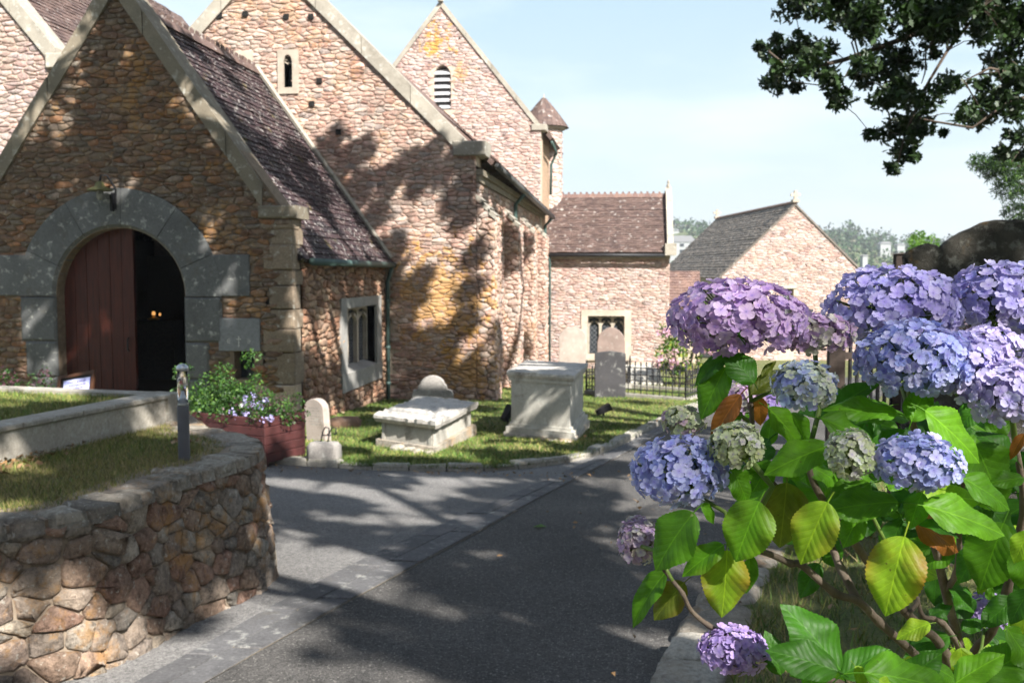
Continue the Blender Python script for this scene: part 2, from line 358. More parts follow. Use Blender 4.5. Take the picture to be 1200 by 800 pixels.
M['bark'] = plain('rough bark', (.085,.065,.05), .95, 0, 25, .35, 12)
def fl(name, c): return leafy(name, c, .2, .3, .6)
M['white_petal'] = fl('white petal', (.8,.8,.75)); M['mauve_petal'] = fl('small mauve petal', (.42,.38,.7)); M['pink_petal'] = fl('pink petal', (.6,.36,.5)); M['yellow_leaf'] = fl('yellow green leaf', (.38,.42,.08))

# ------------------------------------------------------------------ stonework
def clip_half(poly, nx, ny, c):      # keep nx*x+ny*y <= c
    out = []; n = len(poly)
    for i in range(n):
        a = poly[i]; b = poly[(i+1) % n]; da = nx*a[0]+ny*a[1]-c; db = nx*b[0]+ny*b[1]-c
        if da <= 0: out.append(a)
        if (da < 0 < db) or (db < 0 < da):
            t = da/(da-db); out.append((a[0]+(b[0]-a[0])*t, a[1]+(b[1]-a[1])*t))
    return out
def area_c(p):
    A = 0; cx = cy = 0
    for i in range(len(p)):
        x0, y0 = p[i]; x1, y1 = p[(i+1) % len(p)]; k = x0*y1-x1*y0; A += k; cx += (x0+x1)*k; cy += (y0+y1)*k
    if abs(A) < 1e-9: return 0, p[0]
    return A/2, (cx/(3*A), cy/(3*A))
def cells(poly, cw, ch, rng, jx=.47, jy=.40, wv=.45):
    xs = [p[0] for p in poly]; ys = [p[1] for p in poly]
    x0, x1, y0, y1 = min(xs), max(xs), min(ys), max(ys)
    nx = int((x1-x0)/cw)+3; ny = int((y1-y0)/ch)+3
    P = {}
    for j in range(-1, ny):
        ox = rng.uniform(0, 1)
        for i in range(-2, nx):
            P[i, j] = (x0/cw+i+ox+rng.uniform(-jx, jx), y0/ch+j+.5+rng.uniform(-jy, jy), rng.uniform(-wv, wv))
    pc = [(x/cw, y/ch) for x, y in poly]
    out = []
    for (i, j), (x, y, wt) in P.items():
        c = [(x-1.6, y-1.6), (x+1.6, y-1.6), (x+1.6, y+1.6), (x-1.6, y+1.6)]
        for dj in (-2, -1, 0, 1, 2):
            for di in (-3, -2, -1, 0, 1, 2, 3):
                q = P.get((i+di, j+dj))
                if q is None or (di == 0 and dj == 0): continue
                dx, dy = q[0]-x, q[1]-y; L2 = dx*dx+dy*dy
                if L2 > 9 or L2 < 1e-6: continue
                c = clip_half(c, dx, dy, (q[0]**2+q[1]**2-x*x-y*y - q[2]*.6+wt*.6)/2)
                if len(c) < 3: break
            if len(c) < 3: break
        if len(c) < 3: continue
        n = len(pc)
        for k in range(n):
            a = pc[k]; b = pc[(k+1) % n]; ex, ey = b[0]-a[0], b[1]-a[1]
            c = clip_half(c, ey, -ex, ey*a[0]-ex*a[1])
            if len(c) < 3: break
        if len(c) < 3: continue
        c = [(p[0]*cw, p[1]*ch) for p in c]; A, ce = area_c(c)
        if A < cw*ch*.06: continue
        out.append((c, ce, A))
    return out
def stone_mesh(poly, ce, gap, relief, rng, mapf, chaikin=True, rough=.25, inset=.12):
    xs = [p[0]-ce[0] for p in poly]; ys = [p[1]-ce[1] for p in poly]
    wx = max(xs)-min(xs); wy = max(ys)-min(ys)
    sx = max(.3, 1-gap*2/max(wx, 1e-3)); sy = max(.3, 1-gap*2/max(wy, 1e-3))
    p = [(x*sx, y*sy) for x, y in zip(xs, ys)]
    q = []
    k0 = .13 if chaikin else 0
    if chaikin:
        for i in range(len(p)):
            a, b = p[i], p[(i+1) % len(p)]
            if abs(a[0]-b[0])+abs(a[1]-b[1]) < .004: continue
            q.append((a[0]+(b[0]-a[0])*k0, a[1]+(b[1]-a[1])*k0)); q.append((b[0]+(a[0]-b[0])*k0, b[1]+(a[1]-b[1])*k0))
    else: q = p
    n = len(q)
    if n < 3: return None
    m = min(wx, wy); q = [(x+rng.uniform(-.06, .06)*m, y+rng.uniform(-.05, .05)*m) for x, y in q]; rel = relief*rng.uniform(.6, 1.3)
    tx, ty = rng.uniform(-.25, .25), rng.uniform(-.25, .25)
    V = []
    ins = min(inset, .03/max(m, .02)) if False else inset
    for s, d in ((1, -.03), (1-ins*.25, rel*.55), (1-ins*1.4, rel)):
        for x, y in q:
            if d > 0: x += rng.uniform(-.025, .025)*m; y += rng.uniform(-.025, .025)*m
            dd = d if d < 0 else d*(1+rng.uniform(-rough, rough)) + (tx*x+ty*y)*(d/rel)*.3
            V.append(mapf(ce[0]+x*s, dd, ce[1]+y*s))
    V.append(mapf(ce[0]+rng.uniform(-.1, .1)*wx, rel*1.12, ce[1]+rng.uniform(-.1, .1)*wy))
    Fc = []
    for r_ in range(2):
        for i in range(n): Fc.append((r_*n+i, r_*n+(i+1) % n, (r_+1)*n+(i+1) % n, (r_+1)*n+i))
    for i in range(n): Fc.append((2*n+i, 2*n+(i+1) % n, 3*n))
    return V, Fc
USED = {}
def rubble(thg, part, poly, mapf, mat, cw, ch, seed, skip=None, gap=.006, relief=.025, chaikin=True, limit=300, minpx=9, margin=120, rough=.25, cull=True):
    rng = random.Random(seed); big = []; rest = MB()
    for c, ce, A in cells(poly, cw, ch, rng):
        if skip and skip(ce[0], ce[1]): continue
        wpt = mapf(ce[0], 0, ce[1]); px, py, d = prj(wpt)
        if cull and not (-margin < px < 1200+margin and -margin < py < 800+margin): continue
        wx = [p[0] for p in c]; a = prj(mapf(min(wx), 0, ce[1])); b = prj(mapf(max(wx), 0, ce[1])); wpx = abs(a[0]-b[0])
        vis = -10 < px < 1210 and -10 < py < 810
        sm = stone_mesh(c, ce, gap, relief, rng, mapf, chaikin and d < 24, rough)
        if sm is None: continue
        big.append((wpx if vis else 0, sm))
    big.sort(key=lambda q: -q[0])
    used = USED.get(thg.name, 0); k = 0
    for wpx, sm in big:
        if wpx >= minpx and used+k < limit:
            V, Fc = sm; cx = Vector(np.mean(np.array(V), axis=0)); o3 = off(part)
            me = bpy.data.meshes.new('stone'); me.from_pydata([(v[0]-cx.x, v[1]-cx.y, v[2]-cx.z) for v in V], [], Fc); me.materials.append(mat)
            me.polygons.foreach_set('use_smooth', [True]*len(Fc))
            o = bpy.data.objects.new('stone', me); COL.objects.link(o); o.parent = part; o.location = cx-o3; k += 1
        else: rest.add(*sm)
    USED[thg.name] = used+k
    if rest.v: rest.build('rubble_stones', mat, part, kind='stuff', smooth=True)
def holed_slab(outer, holes, mapf, d0, d1, mb, mi=0):
    loops = [[Vector((x, y, 0)) for x, y in outer]] + [[Vector((x, y, 0)) for x, y in h] for h in holes]
    flat = [p for l in loops for p in l]; tris = tessellate_polygon(loops)
    n = len(flat); V = [mapf(p.x, d1, p.y) for p in flat] + [mapf(p.x, d0, p.y) for p in flat]
    Fc = [tuple(t) for t in tris] + [tuple(i+n for i in reversed(t)) for t in tris]
    b = 0
    for l in loops:
        m = len(l)
        for i in range(m): a, c = b+i, b+(i+1) % m; Fc.append((a, c, c+n, a+n))
        b += m
    mb.add(V, Fc, mi)
def arcpts(cx, cz, r, a0, a1, n, sz=1.0): return [(cx+r*math.cos(a0+(a1-a0)*i/n), cz+sz*r*math.sin(a0+(a1-a0)*i/n)) for i in range(n+1)]
def roof_tiles(thg_part_parent, mat, e0, e1, r0, r1, tw, ex, seed, name='roof_tiles', proj=.0):
    """tiles on the plane eave e0->e1, ridge r0->r1; one joined part"""
    rng = random.Random(seed); e0, e1, r0, r1 = map(Vector, (e0, e1, r0, r1))
    Ls = (r0-e0).length; rows = int(Ls/ex); Wd = (e1-e0).length; cols = int(Wd/tw)
    nrm = (e1-e0).cross(r0-e0).normalized()
    if nrm.z < 0: nrm = -nrm
    V = []; Fc = []; upv = (r0-e0).normalized(); al = (e1-e0).normalized()
    for j in range(rows+1):
        t = j/rows if rows else 0; wob = nrm*rng.uniform(-.004, .006); a = e0.lerp(r0, t)+wob; b = e1.lerp(r1, t)+wob; wl = (b-a).length; nc = max(1, int(round(wl/tw)))
        ofs = .5 if j % 2 else 0
        for i in range(nc+1):
            u0 = max(0, (i-ofs)*wl/nc); u1 = min(wl, (i+1-ofs)*wl/nc)
            if u1-u0 < tw*.15: continue
            g = tw*.025; up_ = ex*1.5 if j < rows else ex*.4; lift = .012*rng.uniform(.5, 1.8); dz = rng.uniform(-.08, .08)*ex-(ex*.35 if rng.random() < .012 else 0)
            p0 = a+al*(u0+g)+upv*(dz-ex*.5); p1 = a+al*(u1-g)+upv*(dz-ex*.5+rng.uniform(-.03, .03)*ex)
            q = [p0+nrm*(lift+.016), p1+nrm*(lift+.016*rng.uniform(.8, 1.3)), p1+upv*up_+nrm*.004, p0+upv*up_+nrm*.004, p0+nrm*lift*.3, p1+nrm*lift*.3]
            k = len(V); V += [tuple(v) for v in q]; Fc += [(k, k+1, k+2, k+3), (k+4, k+5, k+1, k), (k, k+3, k+4, k+4)[:3], (k+5, k+2, k+1)]
    mb = MB(); mb.v = V; mb.f = Fc; mb.m = [0]*len(Fc)
    return mb.build(name, mat, thg_part_parent, kind='stuff')
def slab_between(mb, e0, e1, r1, r0, th, mi=0):
    e0, e1, r1, r0 = map(Vector, (e0, e1, r1, r0)); n = (e1-e0).cross(r0-e0).normalized()
    if n.z < 0: n = -n
    lo = [q-n*th for q in (e0, e1, r1, r0)]; hi = [e0, e1, r1, r0]
    mb.add([tuple(v) for v in lo+hi], [(3,2,1,0),(4,5,6,7),(0,1,5,4),(1,2,6,5),(2,3,7,6),(3,0,4,7)], mi)
# ================================================================== SETTING: ground, paths, hills
def sheet(name, pts, mat, dz, sub=0):
    """flat-shaded polygon sheet on the sloping ground (convex-ish outline)"""
    mb = MB(); P = [Vector((x, y, 0)) for x, y in pts]; tr = tessellate_polygon([P])
    mb.add([(p.x, p.y, gz(p.x, p.y)+dz) for p in P], [tuple(t) for t in tr]); o = mb.build(name, mat, None, kind='structure')
    for q in o.data.polygons:
        if q.normal.z < 0: q.flip()
    return o
ys = [-200, -40, -10, 0, 10, 20, 40, 60, 120, 300, 800, 1250]; xs = [-1900, -600, -100, -30, 0, 30, 100, 600, 1900]
mb = MB(); vs = [(x, y, gz(x, y)) for y in ys for x in xs]; nx = len(xs)
mb.add(vs, [(j*nx+i, j*nx+i+1, (j+1)*nx+i+1, (j+1)*nx+i) for j in range(len(ys)-1) for i in range(nx-1)]); mb.build('ground', M['turf'], None, kind='structure')
def g2(px, py): p = atG(px, py); return (float(p[0]), float(p[1]))
kerbline = [(-12, 10.9), (-6, 10.75)] + [g2(*q) for q in [(360,546),(420,551),(500,553),(580,553),(640,547),(690,538),(730,522),(760,505),(790,492)]] + [(1.3, 19.5), (2.5, 24), (4.2, 30)]
rk = [(-1.2, -3.0), (-.35, 1.5), (.12, 4.3), (.48, 5.9), (1.02, 7.7), (1.75, 10.5), (2.9, 14.5), (4.2, 19), (6.2, 25), (8, 30)]
mb = MB()
def strip_sheet(name, A, B, mat, dz):
    m = MB(); n = len(A)
    m.add([(x, y, gz(x, y)+dz) for x, y in A]+[(x, y, gz(x, y)+dz) for x, y in B], [(i, i+1, n+i+1, n+i) for i in range(n-1)]); return m.build(name, mat, None, kind='structure')
def resamp(P, n):
    P = [Vector((p[0], p[1])) for p in P]; Ls = [0]
    for i in range(1, len(P)): Ls.append(Ls[-1]+(P[i]-P[i-1]).length)
    out = []
    for k in range(n):
        s = Ls[-1]*k/(n-1); i = max(j for j in range(len(Ls)) if Ls[j] <= s+1e-9); i = min(i, len(P)-2)
        t = (s-Ls[i])/(Ls[i+1]-Ls[i]); q = P[i].lerp(P[i+1], t); out.append((q.x, q.y))
    return out
def smooth(P, it=2):
    for _ in range(it):
        Q = [P[0]]
        for i in range(len(P)-1):
            a, b = P[i], P[i+1]; Q.append((a[0]*.75+b[0]*.25, a[1]*.75+b[1]*.25)); Q.append((a[0]*.25+b[0]*.75, a[1]*.25+b[1]*.75))
        Q.append(P[-1]); P = Q
    return P
kerbline = smooth(kerbline, 2); rks = smooth(rk, 2)
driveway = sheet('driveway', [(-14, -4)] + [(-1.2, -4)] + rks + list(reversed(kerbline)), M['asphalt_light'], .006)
stripL = smooth([(-2.6, 1.2), g2(200,783), g2(354,692), g2(480,631), g2(611,577), g2(667,552), g2(712, 532), g2(757, 510), (.62, 16.6), (1.5, 19.8), (2.9, 24), (4.6, 30)], 1)
stripR = smooth([(-2.3, 1.2), g2(242,800), g2(419,701), (-1.10, 7.5), g2(622, 590), g2(718,540), g2(748, 524), g2(777, 507), (.98, 16.6), (1.95, 19.8), (3.4, 24), (5.1, 30)], 1)
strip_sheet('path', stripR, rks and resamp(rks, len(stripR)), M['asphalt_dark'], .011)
A_ = resamp(stripL, 60); B_ = resamp(stripR, 60)
js = strip_sheet('paving_strip', A_, B_, M['joint'], .014)
rng = random.Random(3)
def slab_row(t0, t1, ph):
    i = 0.0; n = 59; rows = []
    while i < n-.5:
        st = rng.uniform(1.4, 2.0); j = min(n, i+st)
        def at(s, t):
            k = min(int(s), n-1); f = s-k; a = Vector(A_[k]).lerp(Vector(A_[k+1]), f); b = Vector(B_[k]).lerp(Vector(B_[k+1]), f); return a.lerp(b, t)
        g = .02; q = [at(i+g, t0), at(j-g, t0), at(j-g, t1), at(i+g, t1)]
        m = MB(); hz = .008+rng.uniform(0, .004); qq = [(p.x, p.y, gz(p.x, p.y)+.014) for p in q]; tt = [(p.x, p.y, gz(p.x, p.y)+.014+hz) for p in q]
        c = sum((Vector(p) for p in tt), Vector())/4; tt2 = [tuple(Vector(p).lerp(c, .012)) for p in tt]
        m.hexa(qq+tt2); m.build('slab', M['slab'], js); i = j
slab_row(.02, .49, 0); slab_row(.515, .98, 1)
# lawn around the tombs
lawn_pts = kerbline + [(4.2, 48), (-3, 48), (-12, 20), (-12, 12)]
lawn = sheet('lawn', lawn_pts, M['turf'], .045)
def grass(name, npts, sampler, hmin, hmax, wd, split=(.5, .32), parent=None, seed=1):
    r = np.random.RandomState(seed); P = sampler(npts, r); n = len(P)
    a = r.uniform(0, 2*np.pi, n); h = r.uniform(hmin, hmax, n); ln = r.normal(0, .45, (n, 2))*h[:, None]
    w_ = wd*r.uniform(.6, 1.4, n); dx = np.cos(a)*w_/2; dy = np.sin(a)*w_/2
    V = np.zeros((n, 3, 3)); V[:, 0] = P; V[:, 0, 0] -= dx; V[:, 0, 1] -= dy; V[:, 1] = P; V[:, 1, 0] += dx; V[:, 1, 1] += dy
    V[:, 2] = P; V[:, 2, :2] += ln; V[:, 2, 2] += h
    q = r.uniform(0, 1, n); pn = .5+.5*np.sin(P[:, 0]*2.1+1.3*np.sin(P[:, 1]*1.7))*np.cos(P[:, 1]*1.3+.7*np.sin(P[:, 0]*2.9))
    q = np.clip(q*.75+pn*.35-.05, 0, 1); mi = np.where(q < split[0], 0, np.where(q < split[0]+split[1], 1, 2))
    return npmesh(name, V.reshape(-1, 3), np.arange(n*3).reshape(n, 3), M['grass'], parent, 'stuff', False, mi)
def inpoly(x, y, poly):
    c = np.zeros(len(x), bool); n = len(poly)
    for i in range(n):
        x0, y0 = poly[i]; x1, y1 = poly[(i+1) % n]
        cnd = ((y0 > y) != (y1 > y)); c ^= cnd & (x < (x1-x0)*(y-y0)/(y1-y0+1e-12)+x0)
    return c
def lawn_s(n, r):
    out = []
    y = 10.2+(r.power(1.0, n*2)**1.6)*18; x = r.uniform(-5, 3.2, n*2); k = inpoly(x, y, lawn_pts); x, y = x[k][:n], y[k][:n]
    return np.stack([x, y, -.05*y+.04], 1)
grass('lawn_grass', 110000, lawn_s, .02, .06, .012, (.62, .26), seed=2)
# lawn kerb stones
kr = resamp([p for p in kerbline if p[1] < 22 and p[0] > -6.5], 41); rng = random.Random(5)
kerb = MB(); kerb.add([(kr[0][0], kr[0][1]+.02, gz(*kr[0])), (kr[1][0], kr[1][1]+.02, gz(*kr[1])), (kr[1][0], kr[1][1]+.1, gz(*kr[1]))], [(0,1,2)])
kerb = kerb.build('kerb', M['kerbstone'], None, kind='structure')
for i in range(40):
    a = Vector(kr[i]); b = Vector(kr[i+1]); t = (b-a).normalized(); nn = Vector((-t.y, t.x))
    a2 = a+t*.008; b2 = b-t*.008; w_ = .13+rng.uniform(0, .05); h0 = .055+rng.uniform(0, .03); m = MB()
    q = [a2, b2, b2+nn*w_, a2+nn*w_]; z = [gz(p.x, p.y) for p in q]
    lo = [(p.x, p.y, zz-.05) for p, zz in zip(q, z)]; ce = sum((p for p in q), Vector((0, 0)))/4
    md = [(p.x, p.y, zz+h0*.7) for p, zz in zip(q, z)]; hi = [(p.lerp(ce, .1).x, p.lerp(ce, .1).y, zz+h0+rng.uniform(-.006, .006)) for p, zz in zip(q, z)]
    m.add(lo+md+hi, [(0,1,5,4),(1,2,6,5),(2,3,7,6),(3,0,4,7),(4,5,9,8),(5,6,10,9),(6,7,11,10),(7,4,8,11),(8,9,10,11)]); m.build('kerb_stone', M['kerbstone'], kerb)
# right bank with rough kerb rocks
def bz(x, y):    # bank height over the ground plane by distance from the kerb
    P = rks; best = 9
    for i in range(len(P)-1):
        ax, ay = P[i]; bx, by = P[i+1]; L2 = (bx-ax)**2+(by-ay)**2; t = max(0, min(1, ((x-ax)*(bx-ax)+(y-ay)*(by-ay))/L2)); best = min(best, math.hypot(x-ax-(bx-ax)*t, y-ay-(by-ay)*t))
    return gz(x, y)+.05+.13*min(best, 3.0)
mb = MB(); rows = resamp(rks, 60); nc = 14; V = []
for (x, y) in rows:
    for k in range(nc): xx = x+.12+(k/(nc-1))**1.5*14; V.append((xx, y, bz(xx, y)+.02*math.sin(xx*5+y*3)*min(1, k)))
mb.add(V, [(j*nc+i, j*nc+i+1, (j+1)*nc+i+1, (j+1)*nc+i) for j in range(59) for i in range(nc-1)]); mb.build('grass_bank', M['turf'], None, kind='structure', smooth=True)
def bank_s(n, r):
    y = r.uniform(2.2, 14, n*2); u = r.power(.8, n*2)*3.4+.3
    kx = np.interp(y, [p[1] for p in rks], [p[0] for p in rks]); x = kx+u; y = y[:n]; x = x[:n]
    z = np.array([bz(a, b) for a, b in zip(x, y)]); return np.stack([x, y, z-.005], 1)
grass('bank_grass', 42000, bank_s, .02, .09, .008, (.5, .3), seed=4)
rng = random.Random(11); y = 2.4; kb = None
kb = MB(); kb.add([(.2, 4, -.3), (.22, 4, -.3), (.22, 4.05, -.3)], [(0,1,2)]); kb = kb.build('bank_kerb', M['kerb_rock'], None, kind='structure')
def rock(parent, name, c, sz, yaw, mat, rng, seg=12, rings=7, rg=.16, sq=.55, kind=None):
    V = [];
    for i in range(rings+1):
        t = math.pi*i/rings
        for k in range(seg):
            a = 2*math.pi*k/seg; v = [math.sin(t)*math.cos(a), math.sin(t)*math.sin(a), -math.cos(t)]
            v = [math.copysign(abs(q)**sq, q) for q in v]; j = 1+rng.uniform(-rg, rg)*(0 < i < rings)
            x, y_, z = v[0]*sz[0]*j, v[1]*sz[1]*j, v[2]*sz[2]*(1+rng.uniform(-rg, rg)*.5*(0 < i < rings)); V.append((c[0]+x*math.cos(yaw)-y_*math.sin(yaw), c[1]+x*math.sin(yaw)+y_*math.cos(yaw), c[2]+z))
    m = MB(); m.add(V, [(i*seg+k, i*seg+(k+1) % seg, (i+1)*seg+(k+1) % seg, (i+1)*seg+k) for i in range(rings) for k in range(seg)])
    return m.build(name, mat, parent, smooth=True, kind=kind)
while y < 19:
    ln = rng.uniform(.3, .62); ym = y+ln/2; x = np.interp(ym, [p[1] for p in rks], [p[0] for p in rks]); x2 = np.interp(ym+.1, [p[1] for p in rks], [p[0] for p in rks])
    yaw = math.atan2(.1, x2-x); wd_ = rng.uniform(.15, .23); rock(kb, 'kerb_rock', (x+wd_*.8, ym, gz(x, ym)+.0), (ln*.51, wd_, rng.uniform(.09, .14)), yaw, M['kerb_rock'], rng, 16, 9, .09, sq=.42); y += ln+.015

# ================================================================== RETAINING WALL AND TERRACE
TZ = .55
tp = [(-3.3, 2.2), (-3.0, 3.0)] + [tuple(atZ(a, b, TZ)[:2]) for a, b in [(0,607),(60,600),(110,590),(160,573),(200,556),(240,545),(275,535),(297,526),(304,518),(300,511),(283,505),(262,501),(240,498)]] + [(-3.2, 6.9), (-3.5, 7.25), (-4.2, 7.6)]
tp = smooth([(float(a), float(b)) for a, b in tp], 2); tpr = resamp(tp, 90)
TL = [0]
for i in range(1, 90): TL.append(TL[-1]+math.dist(tpr[i], tpr[i-1]))
def wpath(u):
    u = max(0, min(TL[-1]-1e-4, u)); i = next(k for k in range(89) if TL[k+1] >= u); t = (u-TL[i])/(TL[i+1]-TL[i]); a = Vector(tpr[i]).lerp(Vector(tpr[i+1]), t)
    i0, i1 = max(0, i-2), min(89, i+3); d = (Vector(tpr[i1])-Vector(tpr[i0])).normalized(); return a, Vector((d.y, -d.x))
def wmap(u, d, z):
    a, n = wpath(u); b = .10*(TZ-z); q = a+n*(d+b); return (q.x, q.y, z)
rw = thing('retaining_wall', 'curved rubble retaining wall of round red and grey boulders beside the driveway', 'wall', (-2.6, 5, -.3))
core = MB(); us = [TL[-1]*k/100 for k in range(101)]; zs = [-.6, 0, .5, TZ-.03]
V = [wmap(u, 0, z) for u in us for z in zs] ; core.add(V, [(i*4+k, (i+1)*4+k, (i+1)*4+k+1, i*4+k+1) for i in range(100) for k in range(3)])
V2 = [wmap(u, d, TZ-.03) for u in us for d in (0, -.33)]; core.add(V2, [(2*i, 2*i+1, 2*i+3, 2*i+2) for i in range(100)])
core = core.build('mortar_core', M['mortar_dark'], rw)
rubble(rw, core, [(0, -.5), (TL[-1], -.5), (TL[-1], TZ-.06), (0, TZ-.06)], wmap, M['stone_near'], .14, .105, 21, gap=.003, relief=.021, limit=260, rough=.5)
rng = random.Random(8); u = .5; USED['retaining_wall'] = 0
while u < TL[-1]-.1:    # flat capping stones along the top
    ln = rng.uniform(.09, .22); w_ = rng.uniform(.14, .26)
    poly = [(u+.008, -w_), (u+ln-.008, -w_*rng.uniform(.85, 1.1)), (u+ln-.008, .035), (u+.008, .03)]
    A, ce = area_c(poly)
    sm = stone_mesh(poly, ce, .002, .025, rng, lambda a, d, b: (lambda q: (q[0], q[1], TZ-.035+d*.7))(wmap(a, b, TZ)), True, .5, .14)
    m = MB(); m.add(*sm)
    q = [wmap(u+.012, .03, TZ-.10), wmap(u+ln-.012, .035, TZ-.10)]
    m.add([wmap(u+.012, -.1, TZ-.08), wmap(u+ln-.012, -.1, TZ-.08), wmap(u+ln-.01, .028, TZ-.085), wmap(u+.01, .028, TZ-.085), wmap(u+.012, -.1, TZ-.03), wmap(u+ln-.012, -.1, TZ-.03), wmap(u+ln-.012, .026, TZ-.025), wmap(u+.012, .026, TZ-.025)], [(0,1,2,3),(0,1,5,4),(1,2,6,5),(2,3,7,6),(3,0,4,7)])
    m.build('capping_stone', M['stone_cap'], rw, smooth=True); u += ln
inner = [wmap(TL[-1]*k/60, -.2, TZ)[:2] for k in range(61)]
terr_poly = [tuple(p) for p in inner] + [(-5.5, 7.9), (-9, 7.2), (-9, 1.5)]
mb = MB(); P = [Vector((x, y, 0)) for x, y in terr_poly]; mb.add([(p.x, p.y, TZ-.035) for p in P], [tuple(t) for t in tessellate_polygon([P])]); o = mb.build('terrace_lawn', M['turf'], None, kind='structure')
def terr_s(n, r):
    x = r.uniform(-5.6, -2.1, n*3); y = r.uniform(3.2, 7.7, n*3); k = inpoly(x, y, terr_poly)
    # keep clear of the raised upper lawn and the low wall
    k &= ~((y > 5.08+(x+3.66)*4.0) & (x < -3.2)); x, y = x[k][:n], y[k][:n]; return np.stack([x, y, np.full(len(x), TZ-.04)], 1)
grass('terrace_grass', 60000, terr_s, .01, .045, .005, (.28, .34), seed=6)
# low concrete wall: from (-3.58,5.2) to (-3.27,6.7) in plan
lw = thing('low_wall', 'low weathered concrete wall edging the upper lawn behind the bollard', 'wall', (-3.5, 6, .5))
wa = Vector((-3.66, 4.3)); wb = Vector((-3.27, 6.78)); dr = (wb-wa).normalized(); nn = Vector((dr.y, -dr.x))
fl_ = frame((wa.x, wa.y, 0), (dr.x, dr.y, 0), (nn.x, nn.y, 0)); Lw = (wb-wa).length
m = MB(); m.fbox(fl_, 0, Lw, -.14, 0, .40, .70); m.build('wall_body', M['concrete'], lw)
for k in range(5):
    m = MB(); a = Lw*k/5; b = Lw*(k+1)/5; m.fbox(fl_, a+.003, b-.003, -.17, .02, .70, .735, ch=.008); m.build('coping_slab', M['concrete'], lw)
fe = frame((wb.x, wb.y, 0), (-1, .16, 0), (.16, 1, 0)); m = MB(); m.fbox(fe, -.02, 3.4, -.14, .02, .3, .728); m.build('end_wall', M['concrete'], lw)
up_poly = [(wa.x-.14, wa.y), (wb.x-.14, wb.y-.05), (wb.x-3.2, wb.y+.45), (-9, 7.4), (-9, 3)]
mb = MB(); mb.add([(x, y, .70) for x, y in up_poly], [(0,1,2,3,4)]); mb.build('upper_lawn', M['turf'], None, kind='structure')
def up_s(n, r):
    x = r.uniform(-7, -3.3, n*3); y = r.uniform(4, 7.5, n*3); k = inpoly(x, y, up_poly); x, y = x[k][:n], y[k][:n]; return np.stack([x, y, np.full(len(x), .695)], 1)
grass('upper_grass', 55000, up_s, .012, .045, .006, (.45, .38), seed=9)
# leaf litter against the low wall
def litter(name, n, cx, cy, z, sx, sy, mat, seed):
    r = np.random.RandomState(seed); P = np.stack([r.normal(cx, sx, n), r.normal(cy, sy, n), np.full(n, z)], 1); s_ = r.uniform(.01, .028, n); a = r.uniform(0, 6.28, n)
    V = np.zeros((n, 4, 3)); 
    for k, (dx, dy) in enumerate([(-1, 0), (0, -.5), (1, 0), (0, .5)]):
        V[:, k] = P; V[:, k, 0] += s_*(dx*np.cos(a)-dy*np.sin(a)); V[:, k, 1] += s_*(dx*np.sin(a)+dy*np.cos(a)); V[:, k, 2] += r.uniform(0, .03, n)
    return npmesh(name, V.reshape(-1, 3), np.arange(n*4).reshape(n, 4), mat, None, 'stuff')
M['dead_leaf'] = leafy('dry brown leaf', (.22, .13, .06), .5, .1)
litter('fallen_leaves', 160, -3.42, 4.9, TZ-.02, .07, .3, M['dead_leaf'], 3); litter('fallen_leaves', 25, -2.75, 5.75, TZ, .05, .05, M['dead_leaf'], 5)
litter('fallen_leaves', 110, -2.2, 10.0, -.48, 1.3, .12, M['dead_leaf'], 18); litter('fallen_leaves', 120, .25, 7, -.33, .5, 2.2, M['dead_leaf'], 8); litter('fallen_leaves', 140, 1.6, 5, -.02, .6, 1.2, M['dead_leaf'], 9)
# bollard light
b0 = atZ(216, 539, TZ-.03); bl = thing('bollard_light', 'slim grey garden bollard light with clear glass head on the terrace lawn', 'bollard light', b0)
m = MB(); m.lathe(b0, [(.033, 0), (.033, .31), (.030, .315)], 20); m.build('post', M['bollard'], bl, smooth=False)
m = MB(); m.lathe(b0, [(.031, .315), (.030, .33), (.012, .37), (.006, .40)], 20); m.build('reflector', M['steel'], bl, smooth=True)
gm = NT('clear glass'); gm.b.inputs['Transmission Weight'].default_value = 1; gm.rough(.03); gm.b.inputs['IOR'].default_value = 1.2; gm.col((.95, .97, .97)); M['glass'] = gm.m
m = MB(); m.lathe(b0, [(.030, .318), (.030, .52)], 20); m.build('glass_tube', M['glass'], bl, smooth=True)
m = MB(); m.lathe(b0, [(.034, .515), (.034, .535), (.022, .55), (.004, .556)], 20); m.build('cap', M['steel'], bl, smooth=True)

# ================================================================== PORCH
PY = 13.7; XA = -7.40; XC = -4.86; XL = 2*XA-XC
fp = frame((0, PY, 0), (1, 0, 0), (0, -1, 0))
porch = thing('church_porch', 'gabled stone porch with round granite doorway and purple tiled roof', 'porch', (XA, PY, -.7))
AC = (-7.45, 1.24); RI = .99; RO = 1.56; ZF = -.35
def cz(x): return 5.90-1.43*abs(x-XA)
hole = [(AC[0]+RI, ZF)] + arcpts(AC[0], AC[1], RI, 0, math.pi, 28) + [(AC[0]-RI, ZF)]
nich = [(-5.74, .05), (-5.44, .05), (-5.44, .45), (-5.74, .45)]
m = MB(); holed_slab([(XL, -1.1), (XC, -1.1), (XC, 2.35), (XA, cz(XA)-.2), (XL, 2.35)], [hole, nich], fp, -.45, 0, m); pw = m.build('front_wall', M['mortar'], porch)
m = MB(); m.box(-5.8, -5.4, PY+.25, PY+.3, 0, .5); m.build('niche_window', M['glass_dark'], porch)
def skp(x, z):
    if z > AC[1] and math.hypot(x-AC[0], z-AC[1]) < RO-.05: return True
    if z <= AC[1] and abs(x-AC[0]) < RI+(.53 if z > .6 else .33 if x > AC[0] else .44): return True
    if AC[1] < z < AC[1]+.58 and abs(x-AC[0]) < RO+.38: return True
    if x > XC-.27 and z < 2.25: return True
    if -5.93 < x < -5.35 and .47 < z < .92 or -5.80 < x < -5.38 and z < .47: return True
    return False
